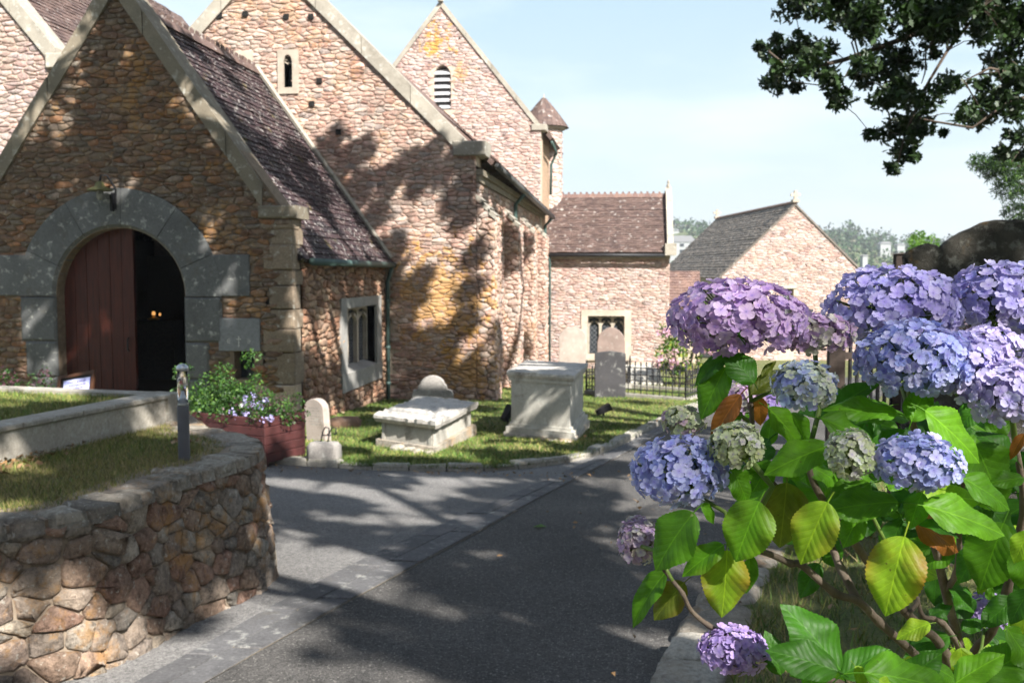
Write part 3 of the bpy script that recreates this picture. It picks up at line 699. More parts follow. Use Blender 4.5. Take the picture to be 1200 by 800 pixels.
wallpoly = [(XL, -.8), (XC, -.8), (XC, 2.3), (XA, cz(XA)-.30), (XL, 2.3)]
rubble(porch, pw, wallpoly, fp, M['stone_porch'], .19, .075, 31, skip=skp, gap=.004, relief=.022, limit=190, minpx=10)
# voussoirs and jamb blocks of the doorway
angs = [0, .40, .95, 1.52, 2.1, 2.7, math.pi]
for a0, a1 in zip(angs[:-1], angs[1:]):
    po = [(AC[0]+RI*math.cos(a), AC[1]+RI*math.sin(a)) for a in np.linspace(a0+.004, a1-.004, 9)]
    pi_ = [(AC[0]+RO*math.cos(a), AC[1]+RO*math.sin(a)) for a in np.linspace(a1-.002, a0+.002, 9)]
    V = [fp(x, .05, z) for x, z in po+pi_]+[fp(x, -.452, z) for x, z in po+pi_]; n = 18
    # chamfer the inner edge by pulling it back
    m = MB(); poc = [(AC[0]+(RI+.05)*math.cos(a), AC[1]+(RI+.05)*math.sin(a)) for a in np.linspace(a0+.004, a1-.004, 9)]
    V = [fp(x, -.01, z) for x, z in po]+[fp(x, .05, z) for x, z in poc]+[fp(x, .05, z) for x, z in reversed(pi_)]+[fp(x, -.452, z) for x, z in po]+[fp(x, -.2, z) for x, z in reversed(pi_)]
    Fc = []
    for i in range(8): Fc += [(i, i+1, 10+i, 9+i), (9+i, 10+i, 19+i, 18+i), (27+i, 28+i, i+1, i), (18+i, 19+i, 37+i, 36+i)]
    Fc += [(0, 9, 18, 36, 27), (8, 17, 26, 44, 35)]
    m.add(V, Fc); m.build('voussoir', M['granite'], porch)
for sgn in (-1, 1):
    for z0, z1, wd in ((.58, AC[1]-.006, .56) , (.05, .574, .36 if sgn > 0 else .5), (ZF, .044, .36 if sgn > 0 else .42)):
        m = MB(); x0 = AC[0]+sgn*RI; x1 = AC[0]+sgn*(RI+wd); a, b = min(x0, x1), max(x0, x1); m.fbox(fp, a, b, -.452, .05, z0, z1, ch=.03); m.build('jamb_block', M['granite'], porch)
    x0 = AC[0]+sgn*(RO-.16); x1 = AC[0]+sgn*(RO+.42); m = MB(); m.fbox(fp, min(x0, x1), max(x0, x1), -.1, .044, AC[1]+.004, AC[1]+.60, ch=.012); m.build('springer_block', M['granite'], porch)
# quoins on the right corner, in front and on the side
zq = [-.85, -.42, -.02, .44, .78, 1.06, 1.40, 1.62, 1.98, 2.2, 2.34]
for k, (z0, z1) in enumerate(zip(zq[:-1], zq[1:])):
    if z1-z0 < .1: continue
    ln = (.34, .50, .42, .30, .46)[k % 5]
    if k == 3: ln = .44
    if k in (0, 1): ln = .58
    poly = [(XC-ln, z0), (XC+.03, z0), (XC+.03, z1), (XC-ln, z1)]; rr = random.Random(k)
    m = MB(); m.fbox(fp, XC-ln, XC+.031, -.1, (.008, .016, .004, .02)[k % 4], z0+.005, z1-.005, ch=.018)
    m.box(XC-.3, XC+.018, PY-.001, PY+(.3 if k % 2 else .45), z0+.008, z1-.008); m.build('quoin', M['quoin_pale'] if k in (0, 1) else M['quoin'], porch)
m = MB(); m.fbox(fp, -5.95, -5.33, -.05, .045, .46, .93, ch=.006); pq = m.build('slate_plaque', M['plaque'], porch)
m = MB()
def cross(mb_, fr, cx, cz_, h, w_, t, d): mb_.fbox(fr, cx-t/2, cx+t/2, d-.002, d+.004, cz_-h/2, cz_+h/2); mb_.fbox(fr, cx-w_/2, cx+w_/2, d-.002, d+.005, cz_+h*.18, cz_+h*.18+t)
cross(m, fp, -5.645, .60, .15, .075, .012, .046)
for cx_, fl2 in ((-5.79, -1), (-5.50, 1)):
    pts = [fp(cx_+fl2*.026*math.cos(a), .048, .605+.03*math.sin(a)) for a in np.linspace(-2.2, 2.2, 9)]; m.tube(pts, .005, 5); m.tube([fp(cx_-.02, .048, .60), fp(cx_+.02, .048, .61)], .005, 5)
m.build('incised_mark', M['incised'], pq)
# copings with kneeler
for sgn in (-1, 1):
    xs_ = [0, .42, 1.05, 1.62, 2.14]
    for k in range(4):
        a, b = XA+sgn*(xs_[k]+.004), XA+sgn*(xs_[k+1]-.004); q = [(a, cz(a)), (b, cz(b)), (b, cz(b)-.35), (a, cz(a)-.35)]
        if sgn > 0: q = q[::-1]
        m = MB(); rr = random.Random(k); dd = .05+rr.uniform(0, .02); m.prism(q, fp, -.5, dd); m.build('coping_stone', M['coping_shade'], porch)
    xk0, xk1 = (XA+2.08, XC+.10) if sgn > 0 else (XL-.10, XA-2.08)
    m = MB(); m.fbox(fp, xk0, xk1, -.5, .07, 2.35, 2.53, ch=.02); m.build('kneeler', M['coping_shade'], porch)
# side wall (faces +X) with window opening
fs = frame((XC, 0, 0), (0, 1, 0), (1, 0, 0)); SY0, SY1 = PY, 19.0
WY0, WY1, WZ0, WZ1 = 16.25, 18.2, -.12, .98
m = MB(); holed_slab([(SY0, -1.2), (SY1, -1.2), (SY1, 1.9), (SY0, 1.9)], [[(WY0, WZ0), (WY1, WZ0), (WY1, WZ1), (WY0, WZ1)]], fs, -.45, 0, m); sw = m.build('side_wall', M['mortar_side'], porch)
rubble(porch, sw, [(SY0+.4, -.95), (SY1, -.95), (SY1, 1.85), (SY0+.4, 1.85)], fs, M['stone_side'], .22, .10, 41, skip=lambda u, z: WY0-.22 < u < WY1+.25 and WZ0-.25 < z < WZ1+.1, gap=.006, relief=.035, limit=300, minpx=10, rough=.5)
win = MB()
win.fbox(fs, WY0-.33, WY1+.33, -.3, .055, WZ1, WZ1+.17); win.fbox(fs, WY0-.33, WY0, -.30, .052, WZ0, WZ1-.001); win.fbox(fs, WY1, WY1+.33, -.30, .052, WZ0, WZ1-.001)
win.add([fs(WY0-.33, .06, WZ0-.001), fs(WY1+.33, .06, WZ0-.001), fs(WY1+.33, -.3, WZ0+.10), fs(WY0-.33, -.3, WZ0+.10), fs(WY0-.33, .06, WZ0-.3), fs(WY1+.33, .06, WZ0-.3)], [(0,1,2,3),(4,5,1,0)]); win.fbox(fs, WY0-.33, WY1+.33, -.3, .058, WZ0-.3, WZ0-.003)
wo_ = win.build('window', M['dress_grey'], porch)
def tracery(fr, y0, y1, z0, z1, n, d, parent, matf, matg, th=.055, hd=.34, lead=.11):
    m = MB(); m.fbox(fr, y0, y1, d-.06, d-.05, z0, z1); m.build('glass_pane', matg, parent)
    m = MB(); w_ = (y1-y0)/n
    for k in range(n+1): u = y0+k*w_; m.fbox(fr, u-th/2, u+th/2, d-.045, d+.03, z0, z1)
    for k in range(n):
        c = y0+(k+.5)*w_; r_ = w_/2
        for s_ in (-1, 1):
            pts = [fr(c+s_*(r_-(1.15*r_)*(1-math.cos(a))), d, z1-hd+math.sin(a)*hd*.62) for a in np.linspace(0, 1.2, 8)]; m.tube(pts, th*.38, 5)
            pts = [fr(c+s_*r_*math.sin(a), d, z1-hd*.32+math.cos(a)*hd*.30-.02) for a in np.linspace(0, 1.5, 6)]; m.tube(pts, th*.3, 5)
    m.build('mullions', matf, parent)
    m = MB(); st = lead; nn_ = int((y1-y0+z1-z0)/st)
    for k in range(nn_):
        for s_ in (1, -1):
            # diagonal lead strips clipped to the opening
            t0 = k*st; a = (y0+t0, z0) if t0 <= y1-y0 else (y1, z0+t0-(y1-y0)); b = (y0, z0+t0) if t0 <= z1-z0 else (y0+t0-(z1-z0), z1)
            if s_ < 0: a = (y0+y1-a[0], a[1]); b = (y0+y1-b[0], b[1])
            m.tube([fr(a[0], d-.045, a[1]), fr(b[0], d-.045, b[1])], .006, 4, caps=False)
    m.build('lead_lattice', M['lead'], parent, kind='stuff')
tracery(fs, WY0, WY1, WZ0+.08, WZ1, 3, -.17, wo_, M['dress'], M['glass_dark'], .11)
# roof
RZ, EZ = 5.47, 1.80; EX = XC+.13; XEl = XL-.13; RY0, RY1 = PY+.2, 19.05
m = MB(); slab_between(m, (EX, RY0, EZ-.02), (EX, RY1, EZ-.02), (XA, RY1, RZ-.02), (XA, RY0, RZ-.02), .1); slab_between(m, (XEl, RY0, EZ), (XEl, RY1, EZ), (XA, RY1, RZ), (XA, RY0, RZ), .1)
rf = m.build('roof', M['tile_purple'], porch)
roof_tiles(rf, M['tile_purple'], (EX, RY0+.25, EZ), (EX, RY1-.05, EZ), (XA, RY0+.25, RZ), (XA, RY1-.05, RZ), .17, .115, 5)
rng = random.Random(2); yy = RY0+.3
while yy < RY1-.1:
    m = MB(); pr = [(-.13, -.09), (-.06, .04), (-.02, .07), (.02, .07), (.06, .04), (.13, -.09)]; y1_ = yy+.21
    m.prism(pr, lambda u, d, z, yy=yy: (XA+u, yy+d, RZ+.03+z), 0, .20)
    m.prism([(-.018, .06), (.018, .06), (.018, .13), (0, .155), (-.018, .13)], lambda u, d, z, yy=yy: (XA+u, yy+d, RZ+.03+z), .05, .15); m.build('ridge_tile', M['tile_brown'], rf); yy += .208
m = MB(); m.box(XA-2.75, XA-2.6, 18.9, 19.0, 1.5, 1.6); p0, p1 = (EX+.02, 18.93, EZ+.05), (XA+.02, 18.93, RZ+.12)
m.tube([p0, p1], .055, 6); m.build('flashing', M['coping'], rf)
m = MB(); m.tube([(EX+.06, PY+.35, EZ-.06), (EX+.06, 19.0, EZ-.08)], .055, 10); m.build('gutter', M['green_metal'], porch, smooth=True)
m = MB(); m.tube([(EX+.05, 18.86, EZ-.1), (EX+.0, 18.86, EZ-.28), (XC+.09, 18.86, EZ-.4), (XC+.09, 18.86, -1.0)], .04, 8)
for z_ in (1.0, .1, -.6): m.tube([(XC+.09, 18.86, z_), (XC+.09, 18.86, z_+.06)], .05, 8)
m.build('downpipe', M['green_metal'], porch, smooth=True)
# inside, door, floor
m = MB(); m.box(XL+.1, XC-.46, PY+.46, 18.9, ZF-.2, ZF); m.box(XL+.1, XC-.46, 18.6, 18.9, ZF, 1.9); m.box(XL, XL+.4, PY+.46, 18.9, ZF, 2.2); m.build('interior', M['inner'], porch)
m = MB(); m.fbox(fp, AC[0]-1.25, AC[0]+1.25, -.5, .35, -.95, ZF-.003); m.build('door_step', M['granite'], porch)
ed = -7.34
def leafpoly(x0, x1): 
    pts = [(x0, ZF+.01), (x1, ZF+.01)]; n = 6
    for i in range(n+1): x = x1+(x0-x1)*i/n; pts.append((x, AC[1]+math.sqrt(max(0, (RI+.02)**2-(x-AC[0])**2))))
    return pts
door = MB(); x = AC[0]-RI-.01; nb = 6; bw = (ed-x)/nb; dp = thing('arched_door', 'red-brown round-headed door leaf standing closed in the granite doorway', 'door', (AC[0], PY+.4, ZF))
for k in range(nb):
    m = MB(); m.prism(leafpoly(x+k*bw+.004, x+(k+1)*bw-.004), fp, -.26, -.20+.004*(k % 2)); m.build('door_board', M['door'], dp)
m = MB(); m.tube([fp(ed-.10, -.19, .62), fp(ed-.10, -.15, .60), fp(ed-.10, -.15, .45), fp(ed-.10, -.19, .43)], .012, 6); m.build('handle', M['iron'], dp)
# wall lamp over the arch
lp = atY(117, 222, PY-.25); lam = thing('wall_lamp', 'old gooseneck lamp with a shallow metal shade above the arched doorway', 'lamp', lp)
m = MB(); m.lathe(lp, [(.012, .12), (.05, .10), (.075, .04), (.17, .0), (.175, -.02), (.12, -.015)], 20); m.build('shade', plain('mossy brass shade', (.16,.15,.06), .5, .2), lam, smooth=True)
m = MB(); m.tube([(lp[0], lp[1], lp[2]+.1), (lp[0]+.02, lp[1], lp[2]+.2), (lp[0]+.08, lp[1]+.06, lp[2]+.2), (lp[0]+.13, lp[1]+.2, lp[2]+.02), (lp[0]+.13, PY-.04, lp[2]-.1)], .016, 6); m.build('arm', M['iron'], lam, smooth=True)
m = MB(); m.blob((lp[0], lp[1], lp[2]-.07), (.055, .055, .085), 10, 7); m.build('bulb_glass', plain('dusty lamp glass', (.20,.2,.18), .25), lam, smooth=True)
m = MB(); m.box(lp[0]+.06, lp[0]+.14, PY-.06, PY-.045, lp[2]-.27, lp[2]-.03); m.box(lp[0]+.07, lp[0]+.10, PY-.12, PY-.055, lp[2]-.3, lp[2]-.06); m.build('switch_box', M['black_plastic'], lam)
# framed notice leaning by the door
fn0 = atY(88, 459, PY-.7)
def tilt(u, d, z): a = R(10); return (fn0[0]+u*math.cos(a)-z*math.sin(-a)*-1*0-z*math.sin(a)*0.0+0, fn0[1]-d-(.0)+z*.25, fn0[2]+z+u*math.sin(a))
nb_ = thing('notice_board', 'brown framed notice with a lilac printed sheet leaning by the doorway', 'notice', (fn0[0], fn0[1], fn0[2]-.3))
m = MB(); W_, H_ = .28, .26
for a in ((-W_, W_, H_-.045, H_), (-W_, W_, -H_, -H_+.045), (-W_, -W_+.045, -H_+.045, H_-.045), (W_-.045, W_, -H_+.045, H_-.045)): m.fbox(tilt, a[0], a[1], -.02, .02, a[2], a[3])
m.build('picture_frame', M['frame_wood'], nb_); m = MB(); m.fbox(tilt, -W_+.04, W_-.04, -.018, -.01, -H_+.04, H_-.04); m.build('backing', M['black_plastic'], nb_)
m = MB(); m.fbox(tilt, -W_+.085, W_-.075, -.009, -.004, -H_+.05, H_-.085); pp = m.build('printed_sheet', M['poster'], nb_)
m = MB()
rr = random.Random(4)
for k in range(5):
    z_ = H_-.13-k*.045; x_ = -.12+rr.uniform(-.02, .02)
    while x_ < .12: l_ = rr.uniform(.015, .05); m.fbox(tilt, x_, x_+l_, -.0035, -.002, z_, z_+.014); x_ += l_+.012
m.build('print_lines', plain('violet print', (.12,.08,.3), .6), pp)
for s_ in (-.2, .2):
    m = MB(); m.fbox(tilt, s_-.015, s_+.015, -.03, -.02, -.75, -.2); m.build('leg', M['frame_wood'], nb_)
# gilt lantern inside: emissive blobs added for a gold sparkle of unknown source
gl = atY(180, 367, 17.2); ln_ = thing('altar_lantern', 'small gilt lantern glinting inside the dark porch', 'lantern', gl)
m = MB(); m.lathe((gl[0], gl[1], gl[2]-.12), [(.10, 0), (.12, .02), (.05, .05), (.02, .07)], 10); m.build('base', plain('old brass', (.5,.3,.08), .3, .9), ln_, smooth=True)
e = NT('candle glow'); e.b.inputs['Emission Color'].default_value = (1, .5, .15, 1); e.b.inputs['Emission Strength'].default_value = .35; e.col((.8, .4, .1)); m = MB(); m.blob((gl[0], gl[1], gl[2]), (.035, .035, .035), 8, 6, jit=.2); m.blob((gl[0]+.12, gl[1], gl[2]-.02), (.025, .025, .03), 6, 4); m.build('glowing_glass', e.m, ln_)
m = MB(); m.box(gl[0]-.35, gl[0]+.45, gl[1]-.15, gl[1]+.25, ZF, gl[2]-.125); tag(m.build('wooden_table', M['wood_dark'], None), 'dark wooden chest under the gilt lantern inside the porch', 'chest')
#MARK_CHURCH
# ================================================================== NAVE
NY = 19.0; NA = -7.11; NC = -3.05; NL = 2*NA-NC
fnv = frame((0, NY, 0), (1, 0, 0), (0, -1, 0))
nave = thing('church_nave', 'long church nave with sunlit gable, tall lancets and a row of side buttresses', 'church', (NA, NY, -1))
def nz_(x): return 7.95-.995*abs(x-NA)
def lancet(cx, z0, zs, hw): return [(cx-hw, z0), (cx+hw, z0), (cx+hw, zs)] + [(cx+hw*(1-2*t+0), zs+hw*1.5*math.sin(math.acos(abs(1-2*t)))*1.0) for t in (.15, .3, .5, .7, .85)] + [(cx-hw, zs)]
l1 = atY(338.5, 103, NY); l2 = atY(285.5, 100, NY); lt = atY(338.5, 58, NY)
holes = []
for l_ in (l1, l2): holes.append(lancet(float(l_[0]), float(l1[2]), float(l1[2])+.50, .085))
m = MB(); holed_slab([(NL, -1.4), (NC, -1.4), (NC, 3.9), (NA, nz_(NA)-.2), (NL, 3.9)], holes, fnv, -.6, 0, m); nw = m.build('gable_wall', M['mortar_pale'], nave)
lx = [float(l1[0]), float(l2[0])]; lz = float(l1[2])
putlog = [atY(a, b, NY) for a, b in [(258,19),(288,17),(336,20),(365,20),(375,95),(397,155),(366,122)]]
def skn(x, z):
    for c in lx:
        if abs(x-c) < .16 and lz-.1 < z < lz+.62: return True
    # behind the porch roof
    if x < EX and z < RZ-1.39*abs(x-XA)-.15 and x > XA-2.4: return True
    return False
rubble(nave, nw, [(NL, -1.1), (NC, -1.1), (NC, 3.85), (NA, nz_(NA)-.3), (NL, 3.85)], fnv, M['stone_nave'], .19, .078, 51, skip=skn, gap=.003, relief=.017, limit=230, minpx=12, rough=.35)
for c in lx:
    m = MB(); sur = [(c-.21, lz-.12), (c+.21, lz-.12), (c+.21, lz+.72), (c-.21, lz+.72)]; holed_slab(sur, [lancet(c, lz, lz+.50, .085)], fnv, -.3, .045, m); lw_ = m.build('lancet_window', M['dress'], nave)
    m = MB(); m.box(c-.1, c+.1, NY+.24, NY+.25, lz, lz+.7); m.build('glass_pane', M['glass_dark'], lw_)
    m = MB()
    for k in range(-1, 2): m.box(c+k*.045-.004, c+k*.045+.004, NY+.225, NY+.235, lz, lz+.42)
    for k in range(5): m.box(c-.085, c+.085, NY+.215, NY+.224, lz+.08*k+.02, lz+.08*k+.027)
    m.build('lead_lattice', M['lead'], lw_, kind='stuff')
    m = MB()
    for s_ in (-1, 1): m.tube([(c+s_*.085, NY+.05, lz+.50), (c+s_*.03, NY+.05, lz+.46), (c, NY+.05, lz+.5)], .016, 5); m.blob((c+s_*.05, NY+.05, lz+.55), (.025, .03, .03), 6, 4)
    m.build('cusped_head', M['dress'], lw_)
m = MB()
for q in putlog: m.box(q[0]-.05, q[0]+.05, NY-.052, NY-.01, q[2]-.05, q[2]+.05)
m.build('putlog_vent', M['void'], nave, kind='stuff')  # raised near-black blocks stand for the shade inside putlog holes
for sgn in (-1, 1):
    e_ = [0, .95, 1.85, 2.8, 3.84]
    for k in range(4):
        a, b = NA+sgn*(e_[k]+.006), NA+sgn*(e_[k+1]-.006); q = [(a, nz_(a)), (b, nz_(b)), (b, nz_(b)-.36), (a, nz_(a)-.36)]
        if sgn > 0: q = q[::-1]
        rr = random.Random(k+40); m = MB(); m.prism(q, fnv, -.65, .07+rr.uniform(0, .02)); m.build('coping_stone', M['coping'], nave)
    x0, x1 = (NA+3.62, NC+.2) if sgn > 0 else (NL-.2, NA-3.62)
    m = MB(); m.fbox(fnv, x0, x1, -.65, .10, 3.80, 4.08, ch=.02); m.build('kneeler', M['coping'], nave)
# side wall
fns = frame((NC, 0, 0), (0, 1, 0), (1, 0, 0)); NE = 33.0
m = MB(); m.fbox(fns, NY, NE, -.6, 0, -2, 3.62); ns = m.build('side_wall', M['mortar_side'], nave)
by = [19.02, 22.9, 26.4, 29.8]
rubble(nave, ns, [(NY, -1.9), (NE, -1.9), (NE, 3.3), (NY, 3.3)], fns, M['stone_nave'], .30, .10, 61, gap=.008, relief=.03, limit=0)
m = MB()
for zz, d_ in ((3.32, .06), (3.44, .12)): m.fbox(fns, NY, NE, -.1, d_, zz, zz+.11)
m.build('eaves_cornice', M['coping_shade'], nave)
for k, y_ in enumerate(by):
    pj = .36; wd = .75; top = 2.95
    fb = frame((NC, y_, 0), (1, 0, 0), (0, -1, 0)); m = MB(); m.box(NC, NC+pj, y_, y_+wd, -2, top-.3);
    m.add([(NC, y_, top+.12), (NC+pj, y_, top-.3), (NC+pj, y_+wd, top-.3), (NC, y_+wd, top+.12), (NC, y_, top-.3), (NC, y_+wd, top-.3)], [(0,1,2,3),(0,4,1),(3,2,5)])
    bt = m.build('buttress', M['mortar'], nave)
    rubble(nave, bt, [(0, -1.9), (pj, -1.9), (pj, top-.3), (0, top+.08)], fb, M['stone_nave'], .18, .11, 70+k, gap=.004, relief=.03, limit=300, minpx=10)
    fb2 = frame((NC+pj, 0, 0), (0, 1, 0), (1, 0, 0)); rubble(nave, bt, [(y_, -1.9), (y_+wd, -1.9), (y_+wd, top-.3), (y_, top-.3)], fb2, M['stone_nave'], .24, .11, 80+k, gap=.004, relief=.03, limit=0)
    m = MB(); rr = random.Random(k)
    for j in range(3):
        a = j/3; b = (j+1)/3-.02; m.add([(NC+pj*a-.02, y_-.04, top+.14-.42*a), (NC+pj*b+.03, y_-.04, top+.14-.42*b), (NC+pj*b+.03, y_+wd+.04, top+.14-.42*b), (NC+pj*a-.02, y_+wd+.04, top+.14-.42*a), (NC+pj*a, y_-.04, top+.02-.42*a), (NC+pj*b+.03, y_-.04, top+.04-.42*b)], [(0,1,2,3),(4,5,1,0)])
    m.build('weathering', M['coping'], bt)
NEZ0, NEZ1 = 3.74, 3.45; EXN = NC+.3
m = MB(); slab_between(m, (EXN, NY+.4, NEZ0), (EXN, NE-.1, NEZ1), (NA, NE-.1, 7.6), (NA, NY+.4, 7.6), .1); slab_between(m, (NL-.3, NY+.4, NEZ0), (NL-.3, NE-.1, NEZ0), (NA, NE-.1, 7.6), (NA, NY+.4, 7.6), .1); nrf = m.build('roof', M['tile_brown'], nave)
roof_tiles(nrf, M['tile_brown'], (EXN, NY+.45, NEZ0+.02), (EXN, NE-.1, NEZ1+.02), (EXN-1.2, NY+.45, NEZ0+1.13), (EXN-1.2, NE-.1, NEZ1+1.2), .2, .13, 9)
m = MB(); m.tube([(EXN+.05, NY+.42, NEZ0-.10), (EXN+.05, NE-.2, NEZ1-.10)], .065, 8); m.build('gutter', plain('grey iron gutter', (.07,.07,.068), .5), nave, smooth=True)
for y_, x_ in ((24.3, NC+.12), (32.3, NC+.12)):
    zt = NEZ0-.1-(y_-NY)/(NE-NY)*.29; m = MB(); m.tube([(EXN+.05, y_, zt), (EXN-.02, y_, zt-.12), (x_, y_, zt-.3), (x_, y_, -2)], .05, 8)
    for z_ in (2, .8, -.4): m.tube([(x_, y_, z_), (x_, y_, z_+.07)], .062, 8)
    m.build('downpipe', M['green_metal'], nave, smooth=True)
# ================================================================== SOUTH AISLE GABLE (far left)
AY = 18.0; q0 = atY(67, 57, AY); q1 = atY(20, 0, AY); sl_ = (q1[2]-q0[2])/(q0[0]-q1[0]); AKX = float(q0[0]); AKZ = float(q0[2]); AA = AKX-3.6; AZ = AKZ+3.6*sl_
fa = frame((0, AY, 0), (1, 0, 0), (0, -1, 0)); ais = thing('aisle_gable', 'sunlit stone gable with brown tiled roof rising beyond the porch', 'church', (AA, AY, -1))
m = MB(); m.prism([(2*AA-AKX, -1.3), (AKX, -1.3), (AKX, AKZ-.1), (AA, AZ-.2), (2*AA-AKX, AKZ-.1)], fa, -.5, 0); aw = m.build('gable_wall', M['mortar_pale'], ais)
rubble(ais, aw, [(AA, 2.0), (AKX, 2.0), (AKX, AKZ-.15), (AA, AZ-.3)], fa, M['stone_pale'], .22, .09, 91, relief=.02, limit=120, minpx=12)
for k in range(4):
    a, b = AKX-.9*k-.006, AKX-.9*(k+1)+.006; z = lambda x: AKZ+(AKX-x)*sl_; m = MB(); m.prism([(b, z(b)-.4), (a, z(a)-.4), (a, z(a)), (b, z(b))], fa, -.5, .07); m.build('coping_stone', M['coping'], ais)
m = MB(); m.fbox(fa, AKX-.2, AKX+.2, -.5, .1, AKZ-.38, AKZ-.1, ch=.02); m.build('kneeler', M['coping'], ais)
m = MB(); slab_between(m, (AKX+.15, AY+.4, AKZ-.55), (AKX+.15, 31, AKZ-.55), (AA, 31, AZ-.35), (AA, AY+.4, AZ-.35), .1); ar = m.build('roof', M['tile_brown'], ais)
roof_tiles(ar, M['tile_brown'], (AKX+.15, AY+.45, AKZ-.53), (AKX+.15, 30, AKZ-.53), (AA, AY+.45, AZ-.33), (AA, 30, AZ-.33), .2, .13, 17)
# ================================================================== BELFRY GABLE AND TURRET
GY = 31.5; GA = -6.16; GC = -3.0; GL = 2*GA-GC
fg = frame((0, GY, 0), (1, 0, 0), (0, -1, 0)); bel = thing('belfry_gable', 'tall steep stone gable with a louvred arched opening and orange lichen', 'church', (GA, GY, -1.5))
def g_z(x): return 10.12-1.245*abs(x-GA)
w0 = atY(508.5, 129, GY); w1 = atY(528.5, 90, GY); hw = (w1[0]-w0[0])/2; wc = float(w0[0]+hw); wz0 = float(w0[2]); wzs = float(w1[2])
hol = [(wc-hw, wz0), (wc+hw, wz0)] + [(wc+hw*math.cos(a), wzs+hw*1.35*math.sin(a)) for a in np.linspace(0, math.pi, 9)]
m = MB(); holed_slab([(GL, 2), (GC, 2), (GC, 6.1), (GA, g_z(GA)-.15), (GL, 6.1)], [hol], fg, -.5, 0, m); gw = m.build('gable_wall', M['mortar_pale'], bel)
def skg(x, z): return abs(x-wc) < hw+.08 and wz0-.05 < z < wzs+hw*1.3 or z < 3.2
rubble(bel, gw, [(GL, 3.0), (GC, 3.0), (GC, 6.05), (GA, g_z(GA)-.2), (GL, 6.05)], fg, M['stone_gable'], .22, .09, 101, skip=skg, relief=.018, gap=.004, limit=250, minpx=12)
m = MB(); m.box(wc-hw-.1, wc+hw+.1, GY+.4, GY+.45, wz0-.1, wzs+.6); lo = m.build('louvre_opening', M['void'], bel)
ns_ = 6
for k in range(ns_):
    z = wz0+.04+k*(wzs+hw*.9-wz0)/ns_; m = MB(); m.add([(wc-hw+.01, GY+.02, z), (wc+hw-.01, GY+.02, z), (wc+hw-.01, GY+.24, z+.16), (wc-hw+.01, GY+.24, z+.16), (wc-hw+.01, GY+.02, z+.045), (wc+hw-.01, GY+.02, z+.045), (wc+hw-.01, GY+.22, z+.20), (wc-hw+.01, GY+.22, z+.20)], [(0,1,2,3),(4,5,6,7),(0,1,5,4),(1,2,6,5),(3,0,4,7)]); m.build('louvre_slat', M['slat'], lo)
e_ = [0, .8, 1.6, 2.4, 3.12]
for sgn in (-1, 1):
    for k in range(4):
        a, b = GA+sgn*(e_[k]+.006), GA+sgn*(e_[k+1]-.006); q = [(a, g_z(a)), (b, g_z(b)), (b, g_z(b)-.22), (a, g_z(a)-.22)]
        if sgn > 0: q = q[::-1]
        m = MB(); m.prism(q, fg, -.55, .06); m.build('coping_stone', M['coping'], bel)
m = MB(); m.fbox(fg, GC-.3, GC+.18, -.5, .08, 6.0, 6.2, ch=.02); m.build('kneeler', M['coping'], bel)
m = MB(); m.lathe((GA, GY-.1, 10.05), [(.10, 0), (.07, .1), (.09, .2), (.02, .4)], 8); m.build('finial', M['coping'], bel)
m = MB(); m.box(GC-.5, GC, GY+.5, 36.5, 2, 6.05); m.build('flank_wall', M['stone_side'], bel)
m = MB(); slab_between(m, (GC+.35, GY+.45, 5.85), (GC+.35, 36.5, 5.85), (GA, 36.5, 9.8), (GA, GY+.45, 9.8), .12); slab_between(m, (GL-.3, GY+.45, 5.85), (GL-.3, 36.5, 5.85), (GA, 36.5, 9.8), (GA, GY+.45, 9.8), .12); m.build('roof', M['tile_brown'], bel)
m = MB(); m.tube([(GC+.3, GY+.5, 5.7), (GC+.3, 33.9, 5.6), (GC+.12, 34, 5.2), (GC+.1, 34, 4.2)], .05, 6); m.build('downpipe', M['green_metal'], bel, smooth=True)
tc_ = (-3.25, 35.2, 0); tr_ = thing('stair_turret', 'round stone stair turret with a conical brown tiled roof behind the belfry', 'turret', (tc_[0], tc_[1], 0))
m = MB(); m.lathe((tc_[0], tc_[1], 0), [(.65, 0), (.65, 6.5)], 28); tb = m.build('turret_wall', M['mortar_pale'], tr_, smooth=True)
fcyl = lambda u, d, z: (tc_[0]+(.65+d)*math.sin(u/.65), tc_[1]-(.65+d)*math.cos(u/.65), z)
rubble(tr_, tb, [(-1.0, 3.6), (1.0, 3.6), (1.0, 6.45), (-1.0, 6.45)], fcyl, M['stone_gable'], .3, .14, 111, relief=.02, limit=60, minpx=9)
m = MB(); m.lathe((tc_[0], tc_[1], 6.5), [(.66, 0), (.78, .06), (.80, .14), (.6, .15)], 28); m.build('cornice', M['coping'], tr_, smooth=True)
m = MB(); m.lathe((tc_[0], tc_[1], 6.62), [(.86, 0), (.47, .54), (.09, .96), (.02, 1.0)], 28); trf = m.build('cone_roof', M['tile_brown'], tr_)
rr = random.Random(5); m = MB()
for j in range(13):
    t = j/13; r0_ = .86-.77*t; n_ = max(8, int(2*math.pi*r0_/.16)); z = 6.62+.97*t+.03*math.sin(math.pi*t)
    for i in range(n_):
        a0 = 2*math.pi*(i+.5*(j % 2))/n_+.01; a1 = a0+2*math.pi/n_-.02; rb = r0_+.025; rt_ = r0_-.055; P = [(rb, a0, z-.02), (rb, a1, z-.02), (rt_, a1, z+.11), (rt_, a0, z+.11), (rb-.03, a0, z-.03), (rb-.03, a1, z-.03)]
        m.add([(tc_[0]+r_*math.cos(a), tc_[1]+r_*math.sin(a), zz) for r_, a, zz in P], [(0,1,2,3),(4,5,1,0)])
m.build('roof_tiles', M['tile_brown'], trf, kind='stuff')
m = MB(); m.lathe((tc_[0], tc_[1], 7.58), [(.05, 0), (.07, .04), (.03, .09), (.012, .22)], 10); m.build('finial', M['coping'], tr_, smooth=True)
